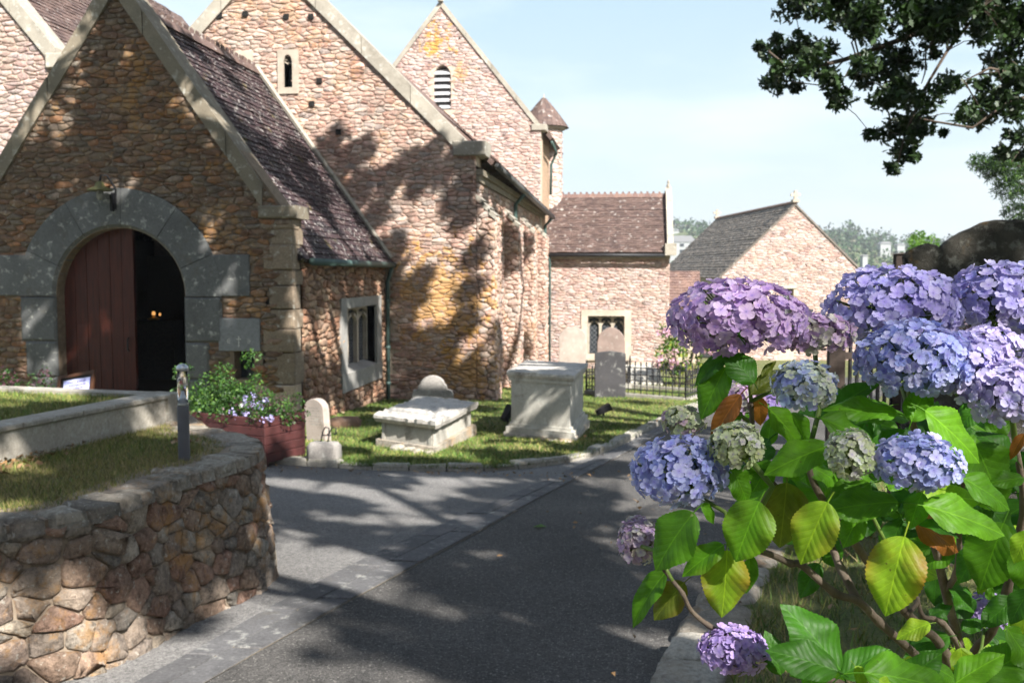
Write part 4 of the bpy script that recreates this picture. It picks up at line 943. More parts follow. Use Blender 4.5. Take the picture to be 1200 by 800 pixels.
# ================================================================== VESTRY
VY = 33.0; VX0, VX1 = -2.99, 1.09; fv = frame((0, VY, 0), (1, 0, 0), (0, -1, 0)); ves = thing('vestry', 'small sunlit stone vestry with brown tiled roof beyond the tombs', 'church', (-1, VY, -1.7))
q = atY(689, 370, VY); q2 = atY(732, 370, VY); vx0, vx1 = float(q[0]), float(q2[0]); vz1 = float(q[2]); vz0 = vz1-1.25
m = MB(); holed_slab([(VX0, -2.2), (VX1, -2.2), (VX1, 2.25), (VX0, 2.25)], [[(vx0, vz0), (vx1, vz0), (vx1, vz1), (vx0, vz1)]], fv, -.5, 0, m); m.box(VX1-.5, VX1, VY+.5, 37.4, -2.2, 2.2)
m.add([(VX1-.01, VY, 2.2), (VX1-.01, 37.4, 2.2), (VX1-.01, 35.2, 4.1)], [(0,1,2)]); vw = m.build('front_wall', M['mortar_pale'], ves)
rubble(ves, vw, [(VX0+.1, -2.1), (VX1, -2.1), (VX1, 2.0), (VX0+.1, 2.0)], fv, M['stone_pale'], .22, .09, 121, skip=lambda x, z: vx0-.12 < x < vx1+.12 and vz0-.1 < z < vz1+.1, relief=.018, gap=.004, limit=300, minpx=10)
m = MB(); holed_slab([(vx0-.22, vz0-.15), (vx1+.22, vz0-.15), (vx1+.22, vz1+.2), (vx0-.22, vz1+.2)], [[(vx0, vz0), (vx1, vz0), (vx1, vz1), (vx0, vz1)]], fv, -.3, .05, m); m.fbox(fv, vx0-.3, vx1+.3, -.1, .09, vz0-.22, vz0-.152); vwn = m.build('window', M['dress'], ves)
tracery(fv, vx0, vx1, vz0, vz1, 3, -.2, vwn, M['dress'], M['glass_dark'], .085, .45, .16)
m = MB(); q = atY(735, 424, VY); m.fbox(fv, q[0]-.0, q[0]+1.05, -.1, .35, q[2]-.12, q[2]); m.build('stone_ledge', M['dress'], ves)
m = MB(); m.fbox(fv, VX0+.1, VX1+.02, -.1, .10, 2.02, 2.14); m.build('eaves_course', M['coping'], ves)
m = MB(); slab_between(m, (VX0-.1, VY-.25, 2.22), (VX1-.05, VY-.25, 2.22), (VX1-.05, 35.2, 4.2), (VX0-.6, 35.2, 4.2), .08); slab_between(m, (VX0, 37.6, 2.2), (VX1, 37.6, 2.2), (VX1, 35.2, 4.2), (VX0, 35.2, 4.2), .08); vr = m.build('roof', M['tile_brown'], ves)
roof_tiles(vr, M['tile_brown'], (VX0-.1, VY-.27, 2.24), (VX1-.06, VY-.27, 2.24), (VX0-.1, 35.2, 4.22), (VX1-.06, 35.2, 4.22), .17, .10, 23)
x_ = VX0-.1
while x_ < VX1-.1:
    m = MB(); m.prism([(-.12, -.09), (.12, -.09), (.05, .05), (-.05, .05)], lambda u, d, z, x_=x_: (x_+d, 35.2+u, 4.25+z), 0, .2); m.prism([(-.015, .05), (.015, .05), (.015, .12), (-.015, .12)], lambda u, d, z, x_=x_: (x_+d, 35.2+u, 4.25+z), .06, .14); m.build('ridge_tile', M['tile_red'], vr); x_ += .21
for k in range(4):
    a, b = k/4+.004, (k+1)/4-.004; P = lambda t: (VY-.35+(35.2-VY+.35)*t, 2.25+(4.38-2.25)*t); (ya, za), (yb, zb) = P(a), P(b)
    m = MB(); m.hexa([(VX1-.09, ya, za-.15), (VX1+.11, ya, za-.15), (VX1+.11, yb, zb-.15), (VX1-.09, yb, zb-.15), (VX1-.09, ya, za+.14), (VX1+.11, ya, za+.14), (VX1+.11, yb, zb+.14), (VX1-.09, yb, zb+.14)]); m.build('coping_stone', M['coping'], ves)
m = MB(); m.box(VX1-.16, VX1+.2, VY-.4, VY+.1, 2.12, 2.5); m.build('kneeler', M['coping'], ves)
m = MB(); m.lathe((VX1, 35.2, 4.5), [(.07, 0), (.06, .1), (.03, .13), (.05, .18), (.02, .26)], 8); m.build('finial', M['coping'], ves)
m = MB(); m.tube([(VX0+.0, VY-.32, 2.14), (VX1-.15, VY-.32, 2.12)], .055, 8); m.build('gutter', M['iron'], ves, smooth=True)
m = MB(); x_ = VX0+.16; m.tube([(x_, VY-.30, 2.1), (x_, VY-.12, 1.85), (x_, VY-.12, -2)], .045, 8); m.build('downpipe', M['green_metal'], ves, smooth=True)
# ================================================================== CHAPEL on the right, annex
th = R(10); CU = (math.cos(th), math.sin(th), 0); CN = (math.sin(th), -math.cos(th), 0); CO = atD(932, 240, 42)
fc = frame((CO[0], CO[1], 0), CU, CN); ch = thing('stone_chapel', 'pale stone chapel with a steep grey slated roof and a small cross', 'chapel', (CO[0], CO[1], -2.1))
HW = 3.12; CZ = float(CO[2]); CE = 1.42; cs = (CZ-CE)/HW
q = atD(917, 338, 42.2); cwx = (Vector(q)-Vector((CO[0], CO[1], 0))).dot(Vector(CU)); cz1 = float(q[2]); cwx = float(cwx)
ho = [(cwx, cz1-1.4), (cwx+.5, cz1-1.4), (cwx+.5, cz1), (cwx, cz1)]
m = MB(); holed_slab([(-HW, -2.6), (HW, -2.6), (HW, CE), (0, CZ), (-HW, CE)], [ho], fc, -.5, 0, m); m.fbox(fc, -HW, -HW+.5, -13, -.5, -2.6, CE-.01); m.fbox(fc, HW-.5, HW, -13, -.5, -2.6, CE-.01); cw_ = m.build('gable_wall', M['mortar_pale'], ch)
rubble(ch, cw_, [(-HW, -2.4), (HW, -2.4), (HW, CE), (0, CZ-.05), (-HW, CE)], fc, M['stone_pale'], .25, .10, 131, skip=lambda x, z: cwx-.08 < x < cwx+.58 and z < cz1+.05, relief=.02, gap=.004, limit=300, minpx=10)
m = MB(); m.fbox(fc, cwx, cwx+.5, -.3, -.28, cz1-1.4, cz1); cg = m.build('window', M['glass_dark'], ch)
m = MB(); m.fbox(fc, cwx-.1, cwx+.6, -.2, .045, cz1, cz1+.14); m.build('lintel', M['dress'], cg)
m = MB()
for k in range(26):
    for s_ in (1, -1):
        t0 = k*.09-.0; a = (min(.5, t0), max(0, t0-.5)); b = (max(0, t0-1.4), min(1.4, t0))
        if s_ < 0: a = (.5-a[0], a[1]); b = (.5-b[0], b[1])
        if t0 < 1.9: m.tube([fc(cwx+a[0], -.27, cz1-1.4+a[1]), fc(cwx+b[0], -.27, cz1-1.4+b[1])], .008, 3, caps=False)
m.build('lead_lattice', M['slat'], cg, kind='stuff')
ov = .12; e0 = fc(-HW-ov, ov*.6, CE-ov*cs+.05); e1 = fc(-HW-ov, -13, CE-ov*cs+.05); r0 = fc(0, ov*.6, CZ+.06); r1 = fc(0, -13, CZ+.06); f0 = fc(HW+ov, ov*.6, CE-ov*cs+.05); f1 = fc(HW+ov, -13, CE-ov*cs+.05)
m = MB(); slab_between(m, e0, e1, r1, r0, .07); slab_between(m, f0, f1, r1, r0, .07); crf = m.build('roof', M['tile_slate'], ch)
roof_tiles(crf, M['tile_slate'], tuple(Vector(e0)+Vector((0, 0, .02))), tuple(Vector(e1)+Vector((0, 0, .02))), tuple(Vector(r0)+Vector((0, 0, .02))), tuple(Vector(r1)+Vector((0, 0, .02))), .26, .17, 29)
m = MB(); m.tube([tuple(Vector(r0)+Vector((0, 0, .03))), tuple(Vector(r1)+Vector((0, 0, .03)))], .09, 6); m.build('ridge', M['tile_red'], crf)
for d_ in (.0, -12.9):
    c_ = Vector(fc(0, d_, CZ+.1)); m = MB(); fx = frame((c_.x, c_.y, c_.z), CU, CN); m.fbox(fx, -.14, .14, -.14, .14, 0, .12); m.fbox(fx, -.06, .06, -.06, .06, .12, .5); m.fbox(fx, -.2, .2, -.05, .05, .26, .38); m.build('stone_cross', M['dress'], ch)
a0 = atY(788, 318, 39.0); a1 = atY(820, 318, 39.0); ann = thing('stone_annex', 'low annex with a dull red tiled roof between vestry and chapel', 'outbuilding', (a0[0], 39, -2))
za = float(a0[2]); zb = float(atY(800, 360, 37.6)[2]); m = MB(); m.box(a0[0]-.4, a1[0]-.05, 37.8, 41, -2.3, zb-.03); m.build('wall', M['mortar_pale'], ann)
m = MB(); slab_between(m, (a0[0]-.5, 37.6, zb), (a1[0], 37.6, zb), (a1[0], 39, za), (a0[0]-.5, 39, za), .08); slab_between(m, (a0[0]-.5, 41, zb), (a1[0], 41, zb), (a1[0], 39, za), (a0[0]-.5, 39, za), .08); anr = m.build('roof', M['tile_red'], ann)
roof_tiles(anr, M['tile_red'], (a0[0]-.5, 37.6, zb+.02), (a1[0], 37.6, zb+.02), (a0[0]-.5, 39, za+.02), (a1[0], 39, za+.02), .2, .14, 31)
#MARK_OBJECTS
# ================================================================== OBJECTS ON THE GROUND
def gp(px, py, o=.04): p = atG(px, py, o); return Vector((float(p[0]), float(p[1]), float(p[2])))
def obfr(c, yaw): return frame(c, (math.cos(yaw), math.sin(yaw), 0), (math.sin(yaw), -math.cos(yaw), 0))   # u right, d towards the viewer
# planter
pc = Vector((-3.93, 10.15, gz(0, 10.15)+.01)); pa = math.atan2(.9, .43)
pl = thing('planter_box', 'maroon painted board planter overflowing with green plants beside the porch corner', 'planter', pc)
# local: u along the long side going left/back from the corner, v along the short side going back/right
LU = Vector((-.93, .37, 0)); LV = Vector((.37, .93, 0)); PLn, PWd, PHh = 1.75, .66, .53
def fpl(origin, U, N): return frame(origin, U, N)
fA = fpl(pc, LU, -LV); fB = fpl(pc, LV, -LU)
for k in range(5):
    z0 = .04+k*.098
    m = MB(); m.fbox(fA, -.005, PLn, -.03, .0, z0, z0+.094, ch=.006); m.build('board', M['maroon'], pl)
    m = MB(); m.fbox(fB, .002, PWd, -.03, .0, z0, z0+.094, ch=.006); m.build('board', M['maroon'], pl)
for (u, v) in ((.02, .02), (PLn-.05, .02), (.02, PWd-.05)):
    m = MB(); o = pc+LU*u+LV*v; f_ = frame(o, LU, -LV); m.fbox(f_, -.0, .06, -.06, -.001, -.02, .535); m.build('corner_post', M['maroon'], pl)
m = MB(); f_ = frame(pc, LU, -LV); m.fbox(f_, .03, PLn-.02, -PWd+.02, -.03, .30, .47); m.build('soil', M['soil'], pl)
def leafcloud(name, centers, rad, n, size, mats, parent=None, kind=None, seed=0, aspect=.5, flat=.0, mi=None):
    r = np.random.RandomState(seed); C_ = np.repeat(np.asarray(centers, float), n, 0); N_ = len(C_); rad = np.repeat((np.ones((len(centers), 3))*np.asarray(rad, float)) if np.ndim(rad) != 1 else np.asarray(rad, float)[:, None]*np.ones(3), n, 0)
    d = r.normal(0, 1, (N_, 3)); d /= np.linalg.norm(d, axis=1)[:, None]; d *= (r.uniform(.15, 1, N_)**.45)[:, None]; P = C_+d*rad
    a = r.normal(0, 1, (N_, 3)); a[:, 2] *= (1-flat); a /= np.linalg.norm(a, axis=1)[:, None]; b = np.cross(a, r.normal(0, 1, (N_, 3))+np.array([0, 0, flat*3])); b /= np.linalg.norm(b, axis=1)[:, None]; c_ = np.cross(a, b)
    s_ = (size*r.uniform(.6, 1.3, N_))[:, None]
    V = np.stack([P-a*s_*.5, P+b*s_*aspect*.5-c_*s_*.1, P+a*s_*.5, P-b*s_*aspect*.5-c_*s_*.1], 1)
    Fa = np.arange(N_*4).reshape(N_, 4); mm = None
    if isinstance(mats, (list, tuple)) and len(mats) > 1: mm = r.choice(len(mats), N_, p=mi)
    return npmesh(name, V.reshape(-1, 3), Fa, mats, parent, kind, False, mm)
rr = random.Random(12)
gp_ = thing('planter_shrub', 'leafy green shrub with white button flowers filling the left of the planter', 'shrub', tuple(pc+LU*1.1+LV*.3+Vector((0, 0, .45))))
cs_ = [tuple(pc+LU*rr.uniform(.5, 1.45)+LV*rr.uniform(.05, .6)+Vector((0, 0, .5+abs(rr.gauss(.08, .15))))) for _ in range(50)]
leafcloud('foliage', cs_, .13, 90, .045, [M['hedge_leaf'], M['lime_leaf']], gp_, seed=3, mi=[.8, .2])
stm = MB()
for c in cs_[:20]: b_ = pc+LU*1.1+LV*.3+Vector((0, 0, .42)); stm.tube([tuple(b_.lerp(Vector(c), .1)), tuple(b_.lerp(Vector(c), .6)+Vector((0, 0, .06))), c], .006, 4)
stm.build('stems', M['hedge_leaf'], gp_, kind='stuff')
for (a, b) in [(283, 474), (225, 486), (233, 483), (244, 488), (251, 490), (246, 494), (260, 485), (274, 489), (266, 489), (231, 490)]:
    q = Vector(pc)+LU*.0; fr_ = Vector(tuple(atY(a, b, 10.15+.2+(312-a)*.0062-.12))); m = MB()
    for k in range(9):
        an = 2*math.pi*k/9; m.add([tuple(fr_), tuple(fr_+Vector((.026*math.cos(an-.3), -.008, .026*math.sin(an-.3)))), tuple(fr_+Vector((.030*math.cos(an), -.012, .030*math.sin(an)))), tuple(fr_+Vector((.026*math.cos(an+.3), -.008, .026*math.sin(an+.3))))], [(0,1,2,3)])
    m.blob(tuple(fr_+Vector((0, -.01, 0))), (.008, .008, .008), 6, 4, 0); m.build('white_flower', M['white_petal'], gp_)
gp2 = thing('trailing_flowers', 'low mixed plants with small mauve flowers and dark foliage at the planter corner', 'flowers', tuple(pc+LU*.3+LV*.3+Vector((0, 0, .45))))
cs_ = [tuple(pc+LU*rr.uniform(-.08, .6)+LV*rr.uniform(-.02, .66)+Vector((0, 0, .5+abs(rr.gauss(.05, .13))))) for _ in range(34)]
leafcloud('foliage', cs_, .10, 85, .036, [M['hedge_leaf'], M['bushred'], M['lime_leaf']], gp2, seed=5, mi=[.6, .28, .12])
leafcloud('blossoms', [tuple(pc+LU*rr.uniform(-.05, .5)+LV*rr.uniform(-.04, .35)+Vector((0, 0, .5+rr.uniform(0, .25)))) for _ in range(20)], .04, 12, .03, M['mauve_petal'], gp2, kind='stuff', seed=6, aspect=.8)
# dark bush left of the door and door weeds
db = atY(20, 445, 11.6); t_ = thing('dark_bush', 'small dark purple-leaved bush below the doorway left jamb', 'bush', (db[0], db[1], .2))
leafcloud('foliage', [(db[0]+rr.uniform(-.35, .3), db[1]+rr.uniform(-.1, .2), db[2]-.15+rr.uniform(-.3, .22)) for _ in range(16)], .13, 60, .05, [M['hedge_leaf'], M['bushred']], t_, seed=8, mi=[.5, .5])
m = MB(); m.tube([(db[0], db[1], -.55), (db[0], db[1], db[2]-.1)], .02, 5); m.build('stem', M['bark'], t_)
# ---- leaning round topped gravestone by the porch wall
def headstone(name, label, base, w_, h, th_, yaw, mat, shape='round', tiltb=0.0, cat='gravestone', incised=0, group=None):
    base = Vector(base); t = thing(name, label, cat, base, group); fr0 = obfr(base, yaw)
    def fr(u, d, z): p = fr0(u, d-z*tiltb, z); return p
    if shape == 'round': top = [(w_/2*math.cos(a), h-w_/2*.85+w_/2*.85*math.sin(a)) for a in np.linspace(0, math.pi, 15)]
    elif shape == 'gothic': top = [(w_/2, h-w_*.55), (w_*.44, h-w_*.3), (w_*.30, h-w_*.14), (w_*.14, h-.04*w_), (0, h), (-w_*.14, h-.04*w_), (-w_*.30, h-w_*.14), (-w_*.44, h-w_*.3), (-w_/2, h-w_*.55)]
    elif shape == 'flat': top = [(w_/2, h-.06), (w_*.35, h-.03), (0, h), (-w_*.35, h-.03), (-w_/2, h-.06)]
    elif shape == 'ornate': top = [(w_/2, h*.62), (w_*.46, h*.70), (w_*.36, h*.72), (w_*.34, h*.80)]+[(w_*.30*math.cos(a), h*.80+h*.2*math.sin(a)) for a in np.linspace(.15, math.pi-.15, 11)]+[(-w_*.34, h*.80), (-w_*.36, h*.72), (-w_*.46, h*.70), (-w_/2, h*.62)]
    elif shape == 'shoulder':
        sd = [(w_*.40+w_*.10*math.cos(a), h-.22+.10*math.sin(a)) for a in np.linspace(-.6, 2.5, 9)]
        top = [(w_/2-.02, h*.60)]+sd+[(w_*.345*math.cos(a), h-.30+.30*math.sin(a)**.8) for a in np.linspace(.42, math.pi-.42, 15)]+[(-u, z) for u, z in reversed(sd)]+[(-w_/2+.02, h*.60)]
    rj = random.Random(5); top = [(u+rj.uniform(-.008, .008), z+rj.uniform(-.009, .009)) for u, z in top] if shape == 'shoulder' else top
    poly = [(-w_/2, -.1), (w_/2, -.1)]+top; m = MB(); n = len(poly); cx_ = 0; cz_ = h*.5; ins = .97
    V = [fr(u, -th_/2, z) for u, z in poly]+[fr(u, th_/2-.012, z) for u, z in poly]+[fr(u*ins, th_/2, cz_+(z-cz_)*.985) for u, z in poly]
    Fc = [tuple(range(n-1, -1, -1)), tuple(range(2*n, 3*n))]+[(i, (i+1) % n, n+(i+1) % n, n+i) for i in range(n)]+[(n+i, n+(i+1) % n, 2*n+(i+1) % n, 2*n+i) for i in range(n)]
    m.add(V, Fc); st = m.build('slab', mat, t)
    if incised:
        m = MB(); rr_ = random.Random(len(label))
        for k in range(incised):
            z = h*.78-k*h*.062; x = -w_*.34+rr_.uniform(0, .05)
            while x < w_*.32: l_ = rr_.uniform(.02, .06); m.fbox(fr, x, min(x+l_, w_*.34), th_/2-.002, th_/2+.002, z, z+h*.022); x += l_+.014
        m.build('worn_inscription', M['head_grey'] if mat is not M['head_dark'] else M['coping'], st, kind='stuff')
    return t
q = gp(374, 517); headstone('gravestone', 'small pale round-topped gravestone leaning against the porch wall', (q.x, q.y, q.z), .30, .56, .12, R(-20), M['head_pale'], 'round', -.10, incised=7)
q = gp(382, 543); rk_ = random.Random(2); tag(rock(None, 'stone_block', (q.x-.05, q.y+.12, q.z+.10), (.17, .12, .12), -.1, M['head_grey'], rk_, sq=.35, rg=.1), 'mossy rough stone block between the planter and the lawn', 'stone block')
bs = Vector((q.x-.04, q.y+.12, q.z+.21)); t_ = thing('boot_scraper', 'small curled black iron bracket standing on the mossy stone block', 'boot scraper', bs)
for dx in (-.03, .05):
    m = MB(); pts = [(bs.x+dx-.03, bs.y, bs.z-.02), (bs.x+dx+.0, bs.y, bs.z+.12), (bs.x+dx+.03, bs.y, bs.z+.17), (bs.x+dx+.07, bs.y, bs.z+.16), (bs.x+dx+.07, bs.y, bs.z+.10), (bs.x+dx+.05, bs.y, bs.z+.09)]; m.tube(pts, .008, 6); m.build('iron_scroll', M['iron'], t_, smooth=True)
m = MB(); m.tube([(bs.x-.04, bs.y, bs.z+.08), (bs.x+.06, bs.y, bs.z+.08)], .007, 5); m.build('cross_bar', M['iron'], t_)
# rock at the porch wall foot
q = gp(400, 505); tag(rock(None, 'rough_boulder', (q.x-.1, q.y+.5, q.z+.03), (.22, .16, .10), .4, M['stone_side'], rk_, sq=.6), 'rough reddish boulder lying at the foot of the porch wall', 'boulder')
# ---- low chest tomb
def boxfrom(corner, U, Vv, lu, lv, z0, z1, ch=0):   # corner = front right, U goes left, Vv goes back
    m = MB(); c = Vector(corner); P = [c, c+U*lu, c+U*lu+Vv*lv, c+Vv*lv]
    lo = [(p.x, p.y, z0) for p in P]; hi = [(p.x, p.y, z1) for p in P]; m.hexa(lo+hi); return m
def slab_rough(t, name, corner, U, Vv, lu, lv, z0, z1, mat, seed, ov=.05, nx=14, ny=18, amp=.012):
    r = random.Random(seed); c = Vector(corner)-U*ov-Vv*ov; lu += 2*ov; lv += 2*ov; V = []; Fc = []; m = MB()
    def pt(i, j, z): e = c+U*(lu*i/nx)+Vv*(lv*j/ny); return (e.x, e.y, z)
    for j in range(ny+1):
        for i in range(nx+1):
            edge = i in (0, nx) or j in (0, ny); p = pt(i, j, z1-(r.uniform(.004, .03) if edge else r.uniform(0, amp))); jx = r.uniform(-.012, .012) if edge else 0; V.append((p[0]+jx, p[1]+r.uniform(-.01, .01)*edge, p[2]))
    for j in range(ny):
        for i in range(nx): a = j*(nx+1)+i; Fc.append((a, a+1, a+nx+2, a+nx+1))
    ring = [j*0+i for i in range(nx+1)]+[(j)*(nx+1)+nx for j in range(1, ny+1)]+[ny*(nx+1)+i for i in range(nx-1, -1, -1)]+[j*(nx+1) for j in range(ny-1, 0, -1)]
    b0_ = len(V); cc = c+U*lu/2+Vv*lv/2
    for k in ring: p = Vector(V[k]); V.append((p.x, p.y, z1-(z1-z0)*.55))
    for k in ring: p = Vector(V[k]); q_ = p.lerp(cc, .035); V.append((q_.x, q_.y, z0))
    n = len(ring)
    for k in range(n): a, b = ring[k], ring[(k+1) % n]; Fc += [(a, b, b0_+(k+1) % n, b0_+k), (b0_+k, b0_+(k+1) % n, b0_+n+(k+1) % n, b0_+n+k)]
    m.add(V, Fc); return m.build(name, mat, t, smooth=False)
c1 = Vector((-2.36, 11.44, 0)); U1 = Vector((-.86, .52, 0)).normalized(); V1 = Vector((.10, .99, 0)).normalized(); zb = gz(0, 11.8)+.04
T1 = thing('low_chest_tomb', 'low weathered chest tomb with mossy foot and broad overhanging lid', 'tomb', (c1.x-.4, c1.y+1, zb))
boxfrom(c1-U1*.07-V1*.07, U1, V1, 1.0, 1.85, zb-.15, zb+.09).build('plinth', M['kerb_rock'], T1)
boxfrom(c1, U1, V1, .86, 1.7, zb+.09, zb+.33).build('body', M['tomb'], T1)
for a_ in (.02, .8): boxfrom(c1+U1*a_-V1*.012, U1, V1, .05, .03, zb+.09, zb+.33).build('corner_pilaster', M['tomb'], T1)
slab_rough(T1, 'lid', c1, U1, V1, .86, 1.7, zb+.31, zb+.42, M['tomb_lid'], 4, ov=.09, amp=.03)
for k in range(9):
    o_ = c1+U1*rr.uniform(-.1, .95)-V1*rr.uniform(.05, .14); rock(T1, 'footing_stone', (o_.x, o_.y, zb+.01), (rr.uniform(.07, .13), rr.uniform(.05, .09), rr.uniform(.03, .07)), rr.uniform(0, 3), M['kerb_rock'], rk_, 9, 6)
# ---- tall chest tomb
c2 = Vector((-.84, 12.86, 0)); U2 = Vector((-.90, .42, 0)).normalized(); V2_ = Vector((.06, 1, 0)).normalized(); zb = gz(0, 13.2)+.04; ZT2 = zb+.90
T2 = thing('tall_chest_tomb', 'tall pale limestone chest tomb with moulded plinth and flat lid on the lawn', 'tomb', (c2.x-.4, c2.y+.8, zb))
boxfrom(c2-U2*.10-V2_*.10, U2, V2_, 1.10, 1.75, zb-.15, zb+.06).build('base_slab', M['kerb_rock'], T2)
boxfrom(c2-U2*.07-V2_*.07, U2, V2_, 1.04, 1.69, zb+.06, zb+.14).build('plinth', M['tomb'], T2)
boxfrom(c2-U2*.03-V2_*.03, U2, V2_, .96, 1.61, zb+.14, zb+.185).build('plinth_moulding', M['tomb'], T2)
boxfrom(c2, U2, V2_, .90, 1.55, zb+.185, ZT2-.14).build('body', M['tomb'], T2)
boxfrom(c2-U2*.03-V2_*.03, U2, V2_, .96, 1.61, ZT2-.14, ZT2-.10).build('cornice_moulding', M['tomb'], T2)
slab_rough(T2, 'lid', c2, U2, V2_, .90, 1.55, ZT2-.10, ZT2, M['tomb_lid'], 6, ov=.07, amp=.01)
for k in range(8):
    o_ = c2+U2*rr.uniform(-.1, 1.0)-V2_*rr.uniform(.08, .16); rock(T2, 'footing_stone', (o_.x, o_.y, zb+.0), (rr.uniform(.06, .12), rr.uniform(.04, .08), rr.uniform(.03, .06)), rr.uniform(0, 3), M['kerb_rock'], rk_, 9, 6)
# ---- headstones
q = gp(507, 478); b_ = atY(507, 470, 14.6); headstone('gravestone', 'grey lichened gravestone with scrolled shoulders behind the low chest tomb', (b_[0], 14.6, gz(0, 14.6)+.03), .62, 0.0+float(atY(507, 442, 14.6)[2]-gz(0, 14.6)), .10, R(4), M['head_grey'], 'ornate')
M['head_brown'] = granite('brownish headstone', (.24,.18,.155), .15, .3)
for a, yy_, top, w_, mt, shp, lab, inc in ((671, 31.5, 383, .88, 'head_pale', 'round', 'broad pale round-topped gravestone close to the vestry window', 0), (716, 26.5, 383, .74, 'head_brown', 'gothic', 'pinkish pointed gravestone standing behind the dark one', 0), (715, 20.35, 411, .63, 'head_dark', 'flat', 'dark grey gravestone inside the iron railing', 0)):
    b_ = atY(a, 430, yy_); t_ = atY(a, top, yy_); z0 = gz(0, yy_); headstone('gravestone', lab, (b_[0], yy_, z0), w_, float(t_[2]-z0), .11, R(3), M[mt], shp, incised=inc)
q = atY(757, 447, 24.5); z0 = gz(0, 24.5); m = MB(); f_ = obfr((float(q[0]), 24.5, z0), R(4)); m.fbox(f_, -.42, .42, -1.4, 0, 0, .12); m.add([f_(-.42, 0, .12), f_(.42, 0, .12), f_(.42, -1.4, .42), f_(-.42, -1.4, .42), f_(-.42, -1.4, .12), f_(.42, -1.4, .12)], [(0,1,2,3),(0,3,4),(1,5,2),(3,2,5,4)]); tag(m.build('ledger_stone', M['tomb'], None), 'pale sloping ledger stone lying before the vestry wall', 'ledger stone')
# ---- iron railing round the grave
rl = thing('iron_railing', 'low black cast-iron railing with spear finials around the dark gravestone', 'railing', (0, 20.5, gz(0, 20.5)))
ra = Vector((-1.02, 21.0)); rb = Vector((1.0, 19.95)); rc_ = rb+Vector((.9, 2.2)); rd = ra+Vector((.9, 2.2))
m = MB()
def kerbrun(a, b):
    d = (b-a).normalized(); n = Vector((d.y, -d.x)); f_ = frame((a.x, a.y, 0), (d.x, d.y, 0), (n.x, n.y, 0)); L_ = (b-a).length; m2 = MB(); zz = gz(0, (a.y+b.y)/2)
    m2.fbox(f_, 0, L_, -.09, .09, zz-.3, zz+.12); m2.build('kerb_stone', M['kerbstone'], rl)
    for z_ in (.20, .50): m3 = MB(); m3.fbox(f_, 0, L_, -.012, .012, zz+z_, zz+z_+.022); m3.build('rail', M['iron'], rl)
    nb = int(L_/.135)
    for k in range(nb+1):
        p = a+d*(L_*k/nb); post = k in (0, nb); m3 = MB(); h_ = .74 if post else .64; rr_ = .022 if post else .010
        m3.tube([(p.x, p.y, zz+.1), (p.x, p.y, zz+h_-.06)], rr_, 6)
        m3.lathe((p.x, p.y, zz+h_-.08), [(.008, 0), (.028, .02), (.010, .045), (.022, .06), (.002, .11)], 6)
        m3.lathe((p.x, p.y, zz+.33), [(.010, 0), (.026, .02), (.010, .04)], 6); m3.build('post' if post else 'baluster', M['iron'], rl)
kerbrun(ra, rb); kerbrun(rb, rc_); kerbrun(rd, rc_); kerbrun(ra, rd)
# ---- floodlights
def flood(c, yaw, tl, label):
    c = Vector(c); t = thing('floodlight', label, 'floodlight', c, 'black floodlights on the lawn'); d = Vector((math.cos(yaw)*math.cos(tl), math.sin(yaw)*math.cos(tl), math.sin(tl))); s_ = Vector((-math.sin(yaw), math.cos(yaw), 0)); u_ = d.cross(s_)*-1
    o_ = c+Vector((0, 0, .13)); m = MB()
    def P(a, b, e): v = o_+d*a*.8+s_*b*.8+u_*e*.8; return tuple(v)
    m.add([P(-.16, -.06, -.05), P(.16, -.09, -.07), P(.16, .09, -.07), P(-.16, .06, -.05), P(-.16, -.06, .05), P(.16, -.09, .07), P(.16, .09, .07), P(-.16, .06, .05)], [(3,2,1,0),(4,5,6,7),(0,1,5,4),(1,2,6,5),(2,3,7,6),(3,0,4,7)]); m.build('housing', M['black_plastic'], t)
    m = MB(); m.add([P(.162, -.08, -.06), P(.162, .08, -.06), P(.162, .08, .06), P(.162, -.08, .06)], [(0,1,2,3)]); m.build('lens', M['glass_dark'], t)
    m = MB(); m.tube([tuple(c+Vector((0, 0, -.03))), tuple(c+Vector((0, 0, .10)))], .018, 6); m.build('stake', M['black_plastic'], t)
g_ = gp(707, 489); flood(g_, R(15), R(25), 'small black floodlight on the grass right of the tall chest tomb')
g_ = gp(590, 500); flood(g_+Vector((.0, .5, 0)), R(50), R(48), 'black floodlight propped behind the left corner of the tall chest tomb')
# ---- shrub beyond the railing
sb = atY(800, 470, 24.5); sh = thing('flowering_shrub', 'loose yellowing hydrangea shrub with pink heads beyond the iron railing', 'shrub', (sb[0], 24.5, gz(0, 24.5)))
cc = [(sb[0]+rr.uniform(-.7, .85), 24.5+rr.uniform(-.4, .4), gz(0, 24.5)+rr.uniform(.35, 1.45)) for _ in range(50)]; leafcloud('foliage', cc, .16, 40, .11, [M['lime_leaf'], M['hedge_leaf'], M['yellow_leaf']], sh, seed=12, mi=[.3, .45, .25])
leafcloud('flower_clusters', [(sb[0]+rr.uniform(-.7, .85), 24.1+rr.uniform(-.2, .2), gz(0, 24.5)+rr.uniform(.45, 1.5)) for _ in range(22)], .09, 30, .06, M['pink_petal'], sh, kind='stuff', seed=13, aspect=.9)
m = MB()
for k in range(9): a = rr.uniform(-.5, .6); m.tube([(sb[0]+a*.2, 24.5, gz(0, 24.5)-.05), (sb[0]+a, 24.5+rr.uniform(-.2, .2), gz(0, 24.5)+rr.uniform(.7, 1.2))], .014, 5)
m.build('stems', M['bark'], sh, kind='stuff')
